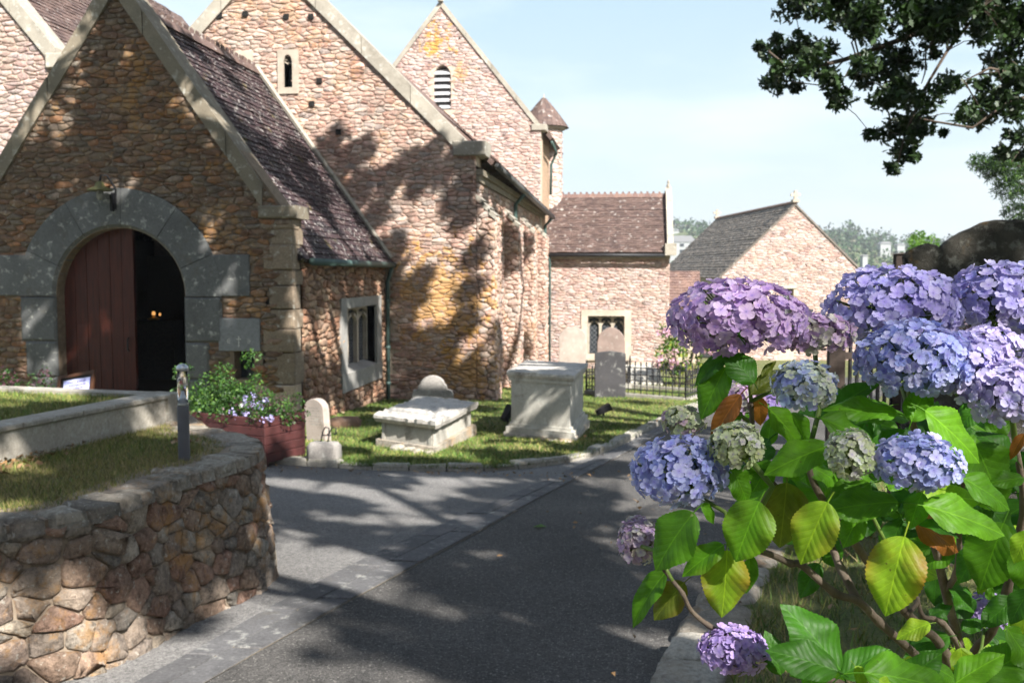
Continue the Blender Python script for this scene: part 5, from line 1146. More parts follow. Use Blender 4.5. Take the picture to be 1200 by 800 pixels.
# ---- big lichened headstone and dark timber gate behind the hydrangea
hb = atY(1176, 300, 5.9); hz = bz(float(hb[0]), 5.9); htop = float(atY(1165, 259, 5.9)[2]); headstone('tall_gravestone', 'large dark lichened gravestone with rounded shoulders behind the hydrangea', (hb[0], 5.9, hz), 1.04, htop-hz, .16, R(-8), M['big_head'], 'shoulder')
gt = thing('timber_gate', 'old dark timber gate with iron bars half hidden behind the hydrangea', 'gate', (1.8, 7.6, -.2))
pA = atY(1057, 298, 7.6); pB = atY(980, 405, 7.4); pC = atY(1150, 310, 7.9)
for q_, w_ in ((pA, .05), (pB, .055), (pC, .05)):
    m = MB(); z0 = bz(float(q_[0]), float(q_[1])); m.box(q_[0]-w_, q_[0]+w_, q_[1]-w_, q_[1]+w_, z0-.1, q_[2]); m.add([(q_[0]-w_-.01, q_[1]-w_-.01, q_[2]), (q_[0]+w_+.01, q_[1]-w_-.01, q_[2]), (q_[0]+w_+.01, q_[1]+w_+.01, q_[2]), (q_[0]-w_-.01, q_[1]+w_+.01, q_[2]), (q_[0], q_[1], q_[2]+.015)], [(0,1,4),(1,2,4),(2,3,4),(3,0,4),(3,2,1,0)]); m.build('post', M['wood_dark'], gt)
zr = float(atY(1065, 318, 7.6)[2])
def rail(p, q_, z, h=.07): m = MB(); a = Vector((p[0], p[1])); b = Vector((q_[0], q_[1])); d = (b-a).normalized(); n = Vector((d.y, -d.x)); f_ = frame((a.x, a.y, 0), (d.x, d.y, 0), (n.x, n.y, 0)); m.fbox(f_, 0, (b-a).length, -.02, .02, z-h, z); m.build('rail', M['wood_dark'], gt); return f_, (b-a).length
rail(pA, pC, zr-.0); rail(pA, pC, zr-.9); zg = float(pB[2]); f_, L_ = rail(pB, pA, zg-.05, .05); rail(pB, pA, zg-.75, .05)
for k in range(1, 9): m = MB(); m.fbox(f_, L_*k/9-.01, L_*k/9+.01, -.01, .01, zg-.8, zg+.06); m.build('iron_bar', M['iron'], gt)
f_, L_ = frame((pA[0], pA[1], 0), (1, .2, 0), (.2, -1, 0)), .8
for k in range(1, 4): m = MB(); m.fbox(f_, L_*k/4-.012, L_*k/4+.012, -.012, .012, zr-1.3, zr-.05); m.build('iron_bar', M['iron'], gt)
# ================================================================== FAR HILLS, HOUSES, TREES
prof = [(-1500, 285), (200, 285), (700, 285), (760, 276), (790, 270), (805, 268), (822, 268), (840, 280), (900, 292), (955, 280), (985, 276), (1010, 280), (1050, 290), (1100, 293), (1250, 290), (1500, 285), (3000, 290)]
mb = MB(); V = []
pxs = list(range(-1500, 2701, 50)); pxs = sorted(set(pxs+[760, 780, 805, 822, 840, 860, 985, 1010, 1030]))
for px in pxs:
    py = np.interp(px, [p[0] for p in prof], [p[1] for p in prof]); top = atD(px, py, 420); ft = atD(px, 345, 170); md = atD(px, (py+330)/2, 300); bk = atD(px, py+8, 640)
    V += [(ft[0], ft[1], -3.2), tuple(md), tuple(top), (bk[0], bk[1], -3.2)]
n = len(pxs); mb.add(V, [(i*4+k, (i+1)*4+k, (i+1)*4+k+1, i*4+k+1) for i in range(n-1) for k in range(3)]); M['hillside'] = plain('far grassy hillside', (.10,.12,.045), 1, 0, None, .4, .05); mb.build('hills', M['hillside'], None, kind='structure', smooth=True)
r = np.random.RandomState(5); cc = []; rad = []
for k in range(1700):
    px = r.uniform(640, 1320) if k < 1500 else r.uniform(-400, 1800); t = r.uniform(0, 1)**.7; py = np.interp(px, [p[0] for p in prof], [p[1] for p in prof]); yy_ = 338+(py-338)*t; D_ = 190+(425-190)*t
    if 1000 < px < 1075 and yy_ > 300 and r.uniform() < .6: continue
    if 783 < px < 815 and 276 < yy_ < 302: continue
    c = atD(px, yy_, D_); rr_ = r.uniform(1.6, 3.6)*D_/330*(1.15 if t > .8 else 1); cc.append((c[0], c[1], c[2]+rr_*.5)); rad.append((rr_, rr_, rr_*r.uniform(.8, 1.4)))
leafcloud('hill_wood', cc, rad, 46, 1.3, [M['hill_leaf'], M['hill_leaf2']], None, 'stuff', 7, .8, mi=[.86, .14])
def house(px, py, D_, w_, h, dpt, label, storeys, flat=False):
    c = Vector(tuple(atD(px, py, D_))); t = thing('hillside_house', label, 'house', (c.x, c.y, c.z), 'white houses on the far hillside'); f_ = obfr(c, R(5)); m = MB(); m.fbox(f_, -w_/2, w_/2, -dpt, 0, -3, h); m.build('wall', M['white_wall'], t)
    m = MB(); m.prism([(-w_/2-.3, h), (w_/2+.3, h), (w_/2-1.5*w_/8, h+w_*.22), (-w_/2+1.5*w_/8, h+w_*.22)], f_, -dpt-.2, .2); m.build('roof', M['house_roof'], t)
    for s_ in range(storeys):
        nn_ = max(2, int(w_/1.9))
        for k in range(nn_): x = -w_/2+(k+.5)*w_/nn_; hs = h/max(1, storeys); z = hs*(s_+.25); m = MB(); m.fbox(f_, x-.4*w_/nn_/1.9, x+.4*w_/nn_/1.9, -.02, .05, z, z+hs*.5); m.build('window', M['glass_dark'], t)
house(799, 298, 260, 7.5, 3.2, 6, 'long white two-storey house on the hillside beyond the vestry', 2)
house(790, 278, 400, 4, 2.6, 4, 'small white house above the long one at the vestry roof edge', 0)
house(1038, 291, 330, 3.4, 1.5, 3, 'low white house among trees on the hill crest right of the chapel', 0)
house(1056, 292, 350, 2.6, 1.4, 3, 'smaller white house next to the hill crest house', 0)
house(1014, 305, 240, 1.2, 1.1, 2, 'pale cottage half way down the hill right of the chapel roof', 0)
def broad_tree(name, label, base, H_, cr, mat, seed, n=40, sz=.14, per=70, tilt=(0, 0), trunk_r=.12, cat='tree'):
    r_ = random.Random(seed); b = Vector(base); t = thing(name, label, cat, b); top = b+Vector((tilt[0], tilt[1], H_)); cs2 = []
    for _ in range(n):
        v = Vector((r_.gauss(0, 1), r_.gauss(0, 1), r_.gauss(0, 1))).normalized()*r_.uniform(.35, 1); cs2.append(tuple(top+Vector((v.x*cr[0], v.y*cr[1], v.z*cr[2]))))
    leafcloud('crown', cs2, min(cr)*.28, per, sz, mat, t, seed=seed); m = MB(); m.tube([tuple(b-Vector((0, 0, .2))), tuple(b.lerp(top, .5)), tuple(top)], [trunk_r, trunk_r*.7, trunk_r*.35], 8)
    for c in cs2[::2]: m.tube([tuple(b.lerp(top, r_.uniform(.5, .9))), tuple(top.lerp(Vector(c), .5)), c], [trunk_r*.3, trunk_r*.18, .01], 5)
    m.build('trunk', M['bark'], t, smooth=True); return t
q = atY(1083, 300, 27); broad_tree('light_tree', 'feathery light green tree between the chapel and the big gravestone', (q[0], 27, gz(0, 27)), float(q[2])-gz(0, 27)-.1, (.85, .8, .75), M['lime_leaf'], 3, 34, .10, 80, trunk_r=.07)
# conifer at the right edge
q = atY(1235, 330, 19); pn = thing('pine_tree', 'dark pine reaching in at the right edge under the oak boughs', 'tree', (q[0], 19, gz(0, 19))); r_ = random.Random(6); cs3 = []
tb_ = Vector((float(q[0])+.3, 19, gz(0, 19))); m = MB(); m.tube([tuple(tb_), tuple(tb_+Vector((0, 0, 4.3)))], [.2, .06], 8)
for (a, b, s_) in [(1150,190,14),(1162,198,16),(1175,205,18),(1188,200,16),(1196,215,20),(1180,222,16),(1200,235,22),(1192,250,16),(1205,262,18),(1215,210,24),(1225,240,26),(1240,200,30),(1250,230,34),(1260,270,34),(1230,275,24),(1270,180,30),(1170,192,12),(1196,190,16),(1210,185,18)]:
    c = atY(a, b, 19+r_.uniform(-.3, .3)); cs3.append((tuple(c), s_*19/F)); m.tube([tuple(tb_+Vector((0, 0, float(c[2])-tb_.z-.15))), tuple(c)], [.03, .008], 4)
m.build('trunk', M['bark'], pn); leafcloud('crown', [c for c, _ in cs3], [[s_*1.15, s_, s_*.8] for _, s_ in cs3], 420, .12, [M['pine'], M['lime_leaf']], pn, seed=4, aspect=.15, mi=[.85, .15])
#MARK_OAKS
# ================================================================== OAK TREES (shade) -------------------------------------------------
def infr(P, mg=25): a = prj(P); return a[2] > 0 and -mg < a[0] < 1200+mg and -mg < a[1] < 800+mg
shade = []     # crown clumps of the big oaks: each stands on a line from a shaded spot towards the sun
rs = random.Random(77)
def vnoise(x, y, s=1.0): return .5+.25*(math.sin(x*1.7*s+1.1*math.sin(y*2.3*s))+math.sin(y*2.1*s+1.3*math.sin(x*1.3*s+2)))
def cast(P, hmin=6.6, hmax=9.5, r_=.42):
    P = Vector([float(c) for c in P]); h = rs.uniform(hmin, hmax); g0 = P-SUN*(P.z/SUN.z)
    if -2.2 < g0.x < 1.2 and 1.5 < g0.y < 3.75: return
    t = (h-P.z)/SUN.z; Q = P+SUN*t
    for _ in range(30):
        if not infr(Q, 60): break
        Q = Q+SUN*.7
    shade.append((tuple(Q), r_*rs.uniform(.75, 1.25)))
def cast_region(fn, n, cov, s=1.0, r_=.42, hm=(6.6, 10.5)):
    for _ in range(n):
        P, a, b = fn()
        if vnoise(a, b, s)*.6+vnoise(a+3, b+1, s*2.9)*.4 < cov: cast(P, hm[0], hm[1], r_)
U_ = rs.uniform
def pfront(): x = U_(-10.2, -4.9); z = U_(-.5, 5.6); return (x, PY, z), x*1.3, z*1.3
cast_region(pfront, 340, .53, 1.3, .29, (8, 10.5))
for k in range(75):
    x, z = U_(-8.5, -6.4), U_(-.3, 2.2)
    if not ((-8.2 < x < -7.7 and .5 < z < 1.2)): cast((x, PY+.2, z), 8, 11, .26)
def proof(): y = U_(13.9, 18.5); t = U_(0, 1); return (EX+(XA-EX)*t, y, EZ+(RZ-EZ)*t), y*1.2, t*4
cast_region(proof, 90, .40, 1.2, .32, (8.5, 12))
def pside(): y = U_(13.9, 18.9); z = U_(-.7, 1.7); return (XC, y, z), y, z*1.2
cast_region(pside, 44, .50, 1.2, .34, (8, 11.5))
for (a, b, r_) in [(398,200,.5),(420,180,.45),(430,225,.5),(455,215,.4),(402,240,.5),(440,255,.4),(478,195,.42),(490,215,.36),(545,185,.3),(520,200,.35),(548,215,.34),(535,235,.36),(545,255,.3),(410,285,.5),(435,300,.5),(455,330,.5),(470,370,.5),(480,410,.55),(500,440,.5),(475,450,.5),(520,420,.4),(540,440,.4),(545,380,.3),(490,330,.28),(460,290,.3),(505,180,.25),(385,170,.5),(445,350,.4),(555,300,.25),(550,340,.25),(470,400,.4),(510,400,.3)]: cast(atY(a, b, NY), 9, 12, r_*.72)
def nside(): y = U_(19, 27); z = U_(-1, 3); return (NC, y, z), y, z
cast_region(nside, 46, .58, 1, .38, (9, 13))
def glawn(): x = U_(-4.8, .8); y = U_(10.4, 20); return (x, y, gz(x, y)), x*1.1, y*1.4
cast_region(glawn, 140, .38, 1.1, .40)
def gdrive(): x = U_(-4.2, -.2); y = U_(5.5, 10.6); return (x, y, gz(x, y)), x*1.0, y*1.7
cast_region(gdrive, 125, .38, 1.5, .38)
def gpath(): y = U_(3.4, 13); x = -1.6+(y-4)*.18+U_(-.4, 2.6); return (x, y, gz(x, y)), x*1.2, y*1.5
cast_region(gpath, 180, .34, 1.6, .40)
def gterr(): return (lambda x, y: ((x, y, .55), x*1.5, y*1.5))(U_(-6, -2.2), U_(3.6, 7.8))
cast_region(gterr, 105, .42, 1.4, .36)
def gwall(): x = U_(-3.4, -1.9); y = U_(3.0, 6.3); return (x, y, U_(-.3, .5)), x*2, y*2
cast_region(gwall, 90, .20, 1.8, .36)
def gbank(): y = U_(2.5, 12); x = .3+(y-4)*.2+U_(0, 3.4); return (x, y, .2), x*1.3, y*1.3
cast_region(gbank, 120, .28, 1.3, .40)
def ghyd_(): return (lambda p: (tuple(p), p[0]*3, p[2]*3))(Vector(tuple(atD(U_(720, 1230), U_(310, 820), U_(1.0, 2.0)))))
thin = []  # sparse unseen oak leaves added to filter the sun over the hydrangea
for k in range(150):
    P = Vector(tuple(atD(U_(680, 1280), U_(270, 860), U_(1.0, 2.2)))); h = U_(8.5, 12); Q = P+SUN*((h-P.z)/SUN.z); thin.append((tuple(Q), .7))
def oak(name, label, base, H_, clumps, seed, tr=.33):
    b = Vector(base); t = thing(name, label, 'tree', b); P = [c for c, _ in clumps]
    r_ = random.Random(seed); m = MB(); top = b+Vector((r_.uniform(-.3, .3), r_.uniform(-.3, .3), H_)); m.tube([tuple(b-Vector((0, 0, .3))), tuple(b+Vector((0, 0, .3))), tuple(b.lerp(top, .5)+Vector((.1, .05, 0))), tuple(top)], [tr*1.5, tr*1.1, tr*.85, tr*.6], 10)
    # main limbs: farthest-point seeds, every clump hangs on its nearest limb
    lim = [Vector(P[0])]
    while len(lim) < min(9, len(P)): lim.append(max((Vector(p) for p in P), key=lambda p: min((p-q_).length for q_ in lim)))
    ctr = [[] for _ in lim]
    for p in P: ctr[min(range(len(lim)), key=lambda i: (Vector(p)-lim[i]).length)].append(Vector(p))
    for g in ctr:
        if not g: continue
        c = sum(g, Vector())/len(g); s0 = b.lerp(top, r_.uniform(.75, 1)); mid = s0.lerp(c, .5)+Vector((0, 0, .5))
        if infr(mid, 40): mid = mid+Vector((0, 0, 1.5))
        m.tube([tuple(s0), tuple(mid), tuple(c)], [tr*.42, tr*.27, tr*.12], 7)
        for p in g:
            e = p; k = c.lerp(e, .5)+Vector((0, 0, -.1)); m.tube([tuple(c), tuple(k), tuple(e)], [tr*.10, tr*.06, .012], 4)
    m.build('trunk', M['bark'], t, smooth=True); return t
def oak_leaves(parent, centers, rads, per, size, seed, name='crown'):
    """lobed leaves: 10-gon outline each, joined"""
    r_ = np.random.RandomState(seed); C_ = np.repeat(np.asarray(centers, float), per, 0); N_ = len(C_); rd_ = np.repeat(np.asarray(rads, float), per)
    d = r_.normal(0, 1, (N_, 3)); d /= np.linalg.norm(d, axis=1)[:, None]; d *= (r_.uniform(.05, 1, N_)**.5)[:, None]; P = C_+d*rd_[:, None]*np.array([1, 1, .75])
    a = r_.normal(0, 1, (N_, 3)); a /= np.linalg.norm(a, axis=1)[:, None]; n_ = r_.normal(0, .6, (N_, 3))+np.array([0, 0, .8]); b_ = np.cross(n_, a); b_ /= np.linalg.norm(b_, axis=1)[:, None]; s_ = (size*r_.uniform(.65, 1.25, N_))[:, None]
    out = [(-.5, 0), (-.3, .12), (-.22, .07), (-.05, .26), (.02, .13), (.2, .27), (.27, .12), (.5, .05), (.5, -.05), (.27, -.12), (.2, -.27), (.02, -.13), (-.05, -.26), (-.22, -.07), (-.3, -.12)]
    V = np.stack([P+a*s_*u+b_*s_*v for u, v in out], 1); k = len(out)
    return npmesh(name, V.reshape(-1, 3), np.arange(N_*k).reshape(N_, k), M['oak_leaf'], parent, None)
baseA = (6.6, 8.6, gz(0, 8.6)+.9); baseB = (5.2, -1.5, .3); baseC = (1.5, -4.5, .3)
gA, gB, gC = [], [], []
for c, r_ in shade:
    v = Vector(c); dA = (v.xy-Vector(baseA[:2])).length; dB = (v.xy-Vector(baseB[:2])).length; dC = (v.xy-Vector(baseC[:2])).length+2
    (gA if dA <= dB and dA <= dC else gB if dB <= dC else gC).append((c, r_))
M['belt_leaf'] = leafy('dark evergreen leaf', (.03,.05,.02), .4, .05)  # unseen evergreens added out of frame to keep sky light off shaded areas
for k, (x_, y_, hh, rr_) in enumerate([(-15, -8, 5.4, (4.5, 3.2, 4.8)), (-7, -12, 5.6, (4.6, 3.2, 5)), (1.5, -13, 5.8, (4.8, 3.2, 5)), (10, -12, 5.8, (4.8, 3.4, 5)), (14, -4, 5.0, (3.6, 4.4, 4.4)), (14, 5, 4.2, (3.2, 4.2, 3.6)), (15.5, 14, 3.6, (3, 4, 3.2))]):
    broad_tree('evergreen_tree', ['tall dark evergreen at the driveway end', 'broad evergreen closing the churchyard behind the camera', 'dense evergreen straight behind the camera', 'round evergreen beyond the two oaks', 'evergreen by the far corner of the grass bank', 'low evergreen beside the grass bank', 'low evergreen beyond the big gravestone'][k], (x_, y_, gz(x_, y_)), hh, rr_, M['belt_leaf'], 50+k, 90, .62, 60, trunk_r=.22)
# the bough of oak A that hangs into the frame: clumps read off the photograph (crop coords /3.076 + 860)
vis = [(140,190,45),(180,250,50),(150,300,40),(250,150,60),(270,230,60),(330,180,50),(320,270,40),(370,300,45),(380,360,40),(350,380,28),(220,20,60),(290,20,50),(400,60,70),(450,100,70),(520,40,80),(480,120,40),(500,230,55),(560,200,50),(620,220,60),(470,280,40),(540,270,50),(600,290,40),(640,60,90),(720,100,80),(700,30,80),(800,40,60),(870,40,80),(950,60,90),(1010,140,70),(880,130,50),(960,200,60),(740,130,60),(735,200,25),(520,340,50),(600,350,60),(680,370,65),(640,430,60),(580,440,50),(510,500,32),(600,520,45),(660,470,42),(620,580,38),(660,570,30),(580,625,32),(540,490,38),(780,310,55),(840,390,55),(900,420,50),(940,350,65),(1000,380,60),(1030,300,60),(900,300,35),(980,260,45),(1010,490,50),(990,540,42),(1030,570,30),(760,470,18),(1030,60,60),(1120,100,110),(1130,250,110),(1140,400,100),(600,-30,110),(800,-60,110),(1000,-60,130),(400,-40,90),(250,-40,70),(150,140,30),(110,170,26),(240,300,35)]
vc = []; m = MB(); vr_ = random.Random(9)
cen = []
for (x, y_, r0_) in vis:
    px, py = 860+x/3.076, y_/3.076; D_ = 9.2+vr_.uniform(-.5, .5)
    for k in range(max(1, int(round((r0_/32)**2)))):
        rr_ = r0_/3.076*D_/F; an = vr_.uniform(0, 6.28); q_ = (r0_*.62*math.sqrt(vr_.uniform(0, 1)))/3.076; c = atD(px+q_*math.cos(an), py+q_*math.sin(an), D_+vr_.uniform(-.3, .3)); vc.append((tuple(map(float, c)), min(rr_, .16)))
oakA = oak('oak_tree', 'spreading oak whose dark leafy boughs hang into the sky at upper right', baseA, 5.6, gA, 1)
oakB = oak('oak_tree', 'big oak standing behind the photographer shading the path', baseB, 5.2, gB, 2); oakC = oak('oak_tree', 'second oak behind the camera above the hydrangea bush', baseC, 5.0, gC, 3)
for t, g, sd in ((oakA, gA, 11), (oakB, gB, 12), (oakC, gC, 13)): oak_leaves(t, [c for c, _ in g], [r_*1.0 for _, r_ in g], 70, .33, sd)
oak_leaves(oakC, [c for c, _ in thin], [r_ for _, r_ in thin], 5, .13, 31, 'high_leaves')
oak_leaves(oakA, [c for c, _ in vc], [r_ for _, r_ in vc], 62, .086, 21, 'hanging_leaves')
# twigs of the hanging bough
br = [[(1260, -60), (1150, 10), (1060, 45), (990, 70), (930, 85), (900, 60)], [(1150, 10), (1110, 60), (1080, 110), (1060, 160), (1050, 200)], [(1260, 60), (1200, 90), (1160, 80), (1130, 95), (1150, 130)], [(1250, 100), (1180, 120), (1140, 150), (1080, 140), (1030, 100)], [(990, 70), (960, 100), (920, 95)], [(1000, 40), (1010, 80), (985, 120)], [(1060, 45), (1010, 20), (930, 8)], [(1260, 150), (1200, 170), (1185, 190)], [(998, 50), (1003, 66), (990, 90)], [(1085, 60), (1084, 85), (1080, 98)], [(1147, 88), (1170, 84), (1175, 100)]]
for k, p in enumerate(br):
    pts = [atD(a, b, 9.2+.25*math.sin(k+i)) for i, (a, b) in enumerate(p)]; w0_ = .035 if k == 0 else .018 if k < 4 else .009; m.tube([tuple(q_) for q_ in pts], [w0_*(1-.8*i/len(pts)) for i in range(len(pts))], 6)
for a, b in ((0, 0), (2, 0), (3, 0), (7, 0)):
    s0 = Vector(baseA)+Vector((-.1, 0, 4.0)); e = Vector(tuple(atD(*br[a][0], 9.2))); m.tube([tuple(s0), tuple(s0.lerp(e, .5)+Vector((0, 0, .2))), tuple(e)], [.09, .06, .03], 7)
for c, _ in vc[::2]:
    px, py, _d = prj(c); best = min(((Vector(tuple(atD(a, b, 9.2)))-Vector(c)).length, (a, b)) for p in br for a, b in p)[1]; e = Vector(tuple(atD(best[0], best[1], 9.2))); m.tube([tuple(e), tuple(e.lerp(Vector(c), .5)+Vector((0, 0, .03))), c], [.006, .005, .003], 3, caps=False)
m.build('bough', M['bark'], oakA, smooth=True)
#MARK_HYD
# ================================================================== HYDRANGEA
hy = thing('hydrangea_bush', 'large hydrangea bush with blue and mauve mophead flowers and serrated green leaves', 'hydrangea', tuple(atD(1130, 880, 1.75)))
HO = hy.location.copy()
# --- leaf meshes
def leaf_mat():
    t = NT('hydrangea leaf'); oi = t.n('ShaderNodeObjectInfo'); uv = t.n('ShaderNodeUVMap'); sx = t.n('ShaderNodeSeparateXYZ'); t.l(uv.outputs[0], sx.inputs[0]); x, y = sx.outputs[0], sx.outputs[1]
    ax = t.math('ABSOLUTE', x)
    base = t.mix(1.0, oi.outputs['Color'], t.ramp(t.noise(60, 3), [(.3, .75), (.7, 1.2)]), 'MULTIPLY')
    # side veins run forward from the midrib
    ph = t.math('SUBTRACT', t.math('MULTIPLY', y, 8.5), t.math('MULTIPLY', t.math('POWER', ax, .8), 7.0)); fr_ = t.math('ABSOLUTE', t.math('SUBTRACT', t.math('FRACT', ph), .5))
    vein = t.math('LESS_THAN', fr_, .035); mid = t.math('LESS_THAN', ax, .009)
    vm = t.math('MAXIMUM', t.math('MULTIPLY', vein, .30), t.math('MULTIPLY', mid, .55)); light = t.mix(1.0, oi.outputs['Color'], (1.9, 1.7, 1.6), 'MULTIPLY'); c = t.mix(vm, base, light)
    # reddening towards the margin on the older leaves (alpha of the object colour drives it)
    red = t.math('MULTIPLY', t.ramp(t.math('ADD', t.math('MULTIPLY', ax, .9), t.math('MULTIPLY', t.noise(18, 4, .6), .7)), [(.42, 0), (.75, 1)]), t.math('SUBTRACT', 1.0, oi.outputs['Alpha'])); c = t.mix(red, c, (.30, .08, .02))
    c = t.mix(t.ramp(t.noise(110, 2, .5), [(.73, 0), (.76, .7)]), c, (.10, .06, .02))
    t.col(c); t.rough(.5); t.b.inputs['Specular IOR Level'].default_value = .35
    h = t.math('ADD', t.math('POWER', t.math('MULTIPLY', fr_, 2.0), .5), t.math('MULTIPLY', t.noise(150, 3), .5)); t.bump(h, .22, .003)
    tr = t.n('ShaderNodeBsdfTranslucent'); t.l(t.mix(1.0, c, (1.25, 1.5, .45), 'MULTIPLY'), tr.inputs[0]); ms = t.n('ShaderNodeMixShader'); ms.inputs[0].default_value = .45
    t.l(t.b.outputs[0], ms.inputs[1]); t.l(tr.outputs[0], ms.inputs[2]); t.l(ms.outputs[0], t.out.inputs[0]); return t.m
M['hyd_leaf'] = leaf_mat()
def leaf_mesh(seed, wid, fold, droop, wave):
    r_ = random.Random(seed); ny, nxh = 40, 4; V = []; UV = []; Fc = []
    for j in range(ny+1):
        t = j/ny; w_ = wid*.5*(math.sin(math.pi*t**.82)**.75)*(1-.12*t) if 0 < t < 1 else 0
        if 0 < t < 1: w_ *= 1+(.035 if j % 2 else -.02)*(1 if t > .12 else 0)
        if t > .86: w_ *= (1-(t-.86)/.14*.35)
        for i in range(-nxh, nxh+1):
            s = i/nxh; x = s*w_; z = abs(s)*w_*fold - droop*t*t + wave*math.sin(t*11+s*2.2+seed)*abs(s)*w_ - abs(s)**3*w_*.25
            z += .0035*math.sin((t*8-abs(s)*w_*9)*2*math.pi)*min(1, w_*6)*abs(s)
            V.append((x, t, z)); UV.append((x, t))
    W_ = 2*nxh+1
    for j in range(ny):
        for i in range(2*nxh): a = j*W_+i; Fc.append((a, a+1, a+W_+1, a+W_))
    b = len(V)   # petiole
    for k, (yy_, zz) in enumerate([(.0, 0), (-.09, -.015), (-.18, -.05)]):
        for q_ in range(4): a = q_*math.pi/2; V.append((.012*math.cos(a), yy_, zz+.012*math.sin(a))); UV.append((.12, .3))
    for k in range(2):
        for q_ in range(4): Fc.append((b+k*4+q_, b+k*4+(q_+1) % 4, b+(k+1)*4+(q_+1) % 4, b+(k+1)*4+q_))
    me = bpy.data.meshes.new('leaf'); me.from_pydata(V, [], Fc); uvl = me.uv_layers.new(name='UVMap')
    for lp_ in me.loops: uvl.data[lp_.index].uv = UV[lp_.vertex_index]
    me.materials.append(M['hyd_leaf']); me.polygons.foreach_set('use_smooth', [True]*len(Fc)); return me
LM = {}
for k, (w_, f_, d_, wv_) in enumerate([(.62, .30, .18, .16), (.70, .22, .26, .20), (.58, .42, .34, .14), (.66, .28, -.05, .24), (.42, .55, .34, .16), (.78, .2, .2, .18)]): LM[k] = (leaf_mesh(k, w_, f_, d_, wv_), w_)
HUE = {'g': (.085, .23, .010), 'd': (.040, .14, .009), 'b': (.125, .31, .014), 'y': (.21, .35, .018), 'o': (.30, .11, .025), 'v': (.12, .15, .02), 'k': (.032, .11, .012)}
rl_ = random.Random(31)
def leaf(bx, by, tx, ty, D_, hue='g', kind=0, dt=0.0, red=0.0, roll=0.0, wide=None):
    B = Vector(tuple(atD(bx, by, D_))); T = Vector(tuple(atD(tx, ty, D_+dt))); yv = T-B; Lg = yv.length; yv.normalize()
    view = (Vector((0, 0, H))-(B+T)/2).normalized(); nr = (view*.7+Vector((.1, -.1, .8))+Vector((rl_.uniform(-.2, .2), rl_.uniform(-.2, .2), 0))); nr = (nr-yv*nr.dot(yv)).normalized()
    if roll: nr = Matrix.Rotation(R(roll), 3, yv) @ nr
    xv = yv.cross(nr).normalized(); me, w_ = LM[kind]; sxx = Lg*(wide/w_ if wide else 1)
    mt = Matrix(((xv.x*sxx, yv.x*Lg, nr.x*Lg, 0), (xv.y*sxx, yv.y*Lg, nr.y*Lg, 0), (xv.z*sxx, yv.z*Lg, nr.z*Lg, 0), (0, 0, 0, 1))); mt.translation = B-HO
    o = bpy.data.objects.new('leaf', me); COL.objects.link(o); o.parent = hy; o.matrix_local = mt
    c = HUE[hue]; j = rl_.uniform(.85, 1.2); o.color = (c[0]*j, c[1]*j, c[2]*j, 1-red)
    if hue == 'o': o['label'] = 'withered orange-brown leaf'
    return o
LV_ = [
 (884,449,853,408,1.28,'d',1,.0,0,0,.75),(853,414,811,446,1.3,'d',4),(851,430,817,489,1.3,'g',0),(868,462,828,514,1.28,'o',4,.0,.3),(870,483,838,510,1.3,'g',4),(880,462,924,426,1.32,'v',4),(862,387,878,402,1.26,'d',4),(893,441,908,420,1.32,'v',4),(888,464,893,500,1.35,'o',2,0,.4),
 (1052,484,968,470,1.3,'g',0,0,0,0,.5),(1068,494,1086,448,1.3,'g',1),(1084,481,1160,537,1.25,'b',0,0,0,0,.62),(962,490,1034,516,1.28,'g',0),(972,522,894,548,1.25,'b',0,0,0,0,.62),(1020,566,962,596,1.27,'g',1),(1142,520,1188,602,1.3,'g',1,0,0,0,.8),(975,482,1028,436,1.35,'d',4),(985,455,952,488,1.4,'d',1),(1200,508,1182,536,1.3,'o',4,0,.4),
 (1053,588,962,590,1.22,'g',0,0,0,0,.58),(1081,577,1062,618,1.21,'g',1),(1081,592,1188,618,1.18,'b',0,0,0,0,.5),(1080,590,1154,570,1.25,'y',2),(1128,560,1192,592,1.24,'g',0),(970,588,934,660,1.2,'y',0,0,.5,0,.75),(1060,628,1034,724,1.12,'y',5,0,.75,0,.72),(1072,612,1134,640,1.3,'o',1),(1075,614,1130,618,1.27,'d',4),(1090,730,1050,742,1.15,'y',1,0,.2),
 (985,785,930,706,1.15,'d',1,0,0,0,.7),(982,786,903,756,1.12,'d',0),(985,792,1041,755,1.15,'d',0),(1012,788,1134,798,1.05,'g',1,0,0,0,.55),(1002,780,1020,815,1.1,'y',2),(1176,612,1146,692,1.25,'g',5,0,0,0,.8),(1206,622,1186,658,1.15,'y',1),(1207,690,1180,728,1.2,'d',1),(1208,700,1192,758,1.25,'y',0),(1030,796,1056,812,1.02,'y',1),
 (813,600,760,664,1.22,'g',1,0,0,0,.75),(890,587,858,658,1.2,'b',5,0,.25,0,.85),(852,644,849,728,1.25,'y',5,0,.6,0,.7),(848,638,796,670,1.24,'g',0,0,.2),(802,682,762,724,1.3,'v',1,0,.4),(782,668,729,728,1.28,'g',4),(857,548,882,590,1.26,'g',1),(822,590,842,612,1.28,'g',2),(922,565,915,645,1.35,'v',5,0,.2),(878,648,880,700,1.3,'g',4),
 (900,478,948,522,1.33,'b',0,0,0,0,.65),(870,560,905,545,1.3,'g',0),(1192,540,1150,500,1.35,'d',1),(1100,520,1128,556,1.33,'g',1),(946,545,990,562,1.3,'g',1),(1105,560,1090,590,1.3,'v',1),(1010,600,985,640,1.3,'g',1),(960,620,992,665,1.4,'d',1),(1200,560,1158,562,1.3,'g',0),(1195,640,1215,700,1.2,'g',1),(905,540,880,575,1.3,'g',1),(1030,520,1060,500,1.34,'d',0),(1150,470,1120,500,1.4,'d',1),(1165,600,1200,640,1.3,'d',1)]
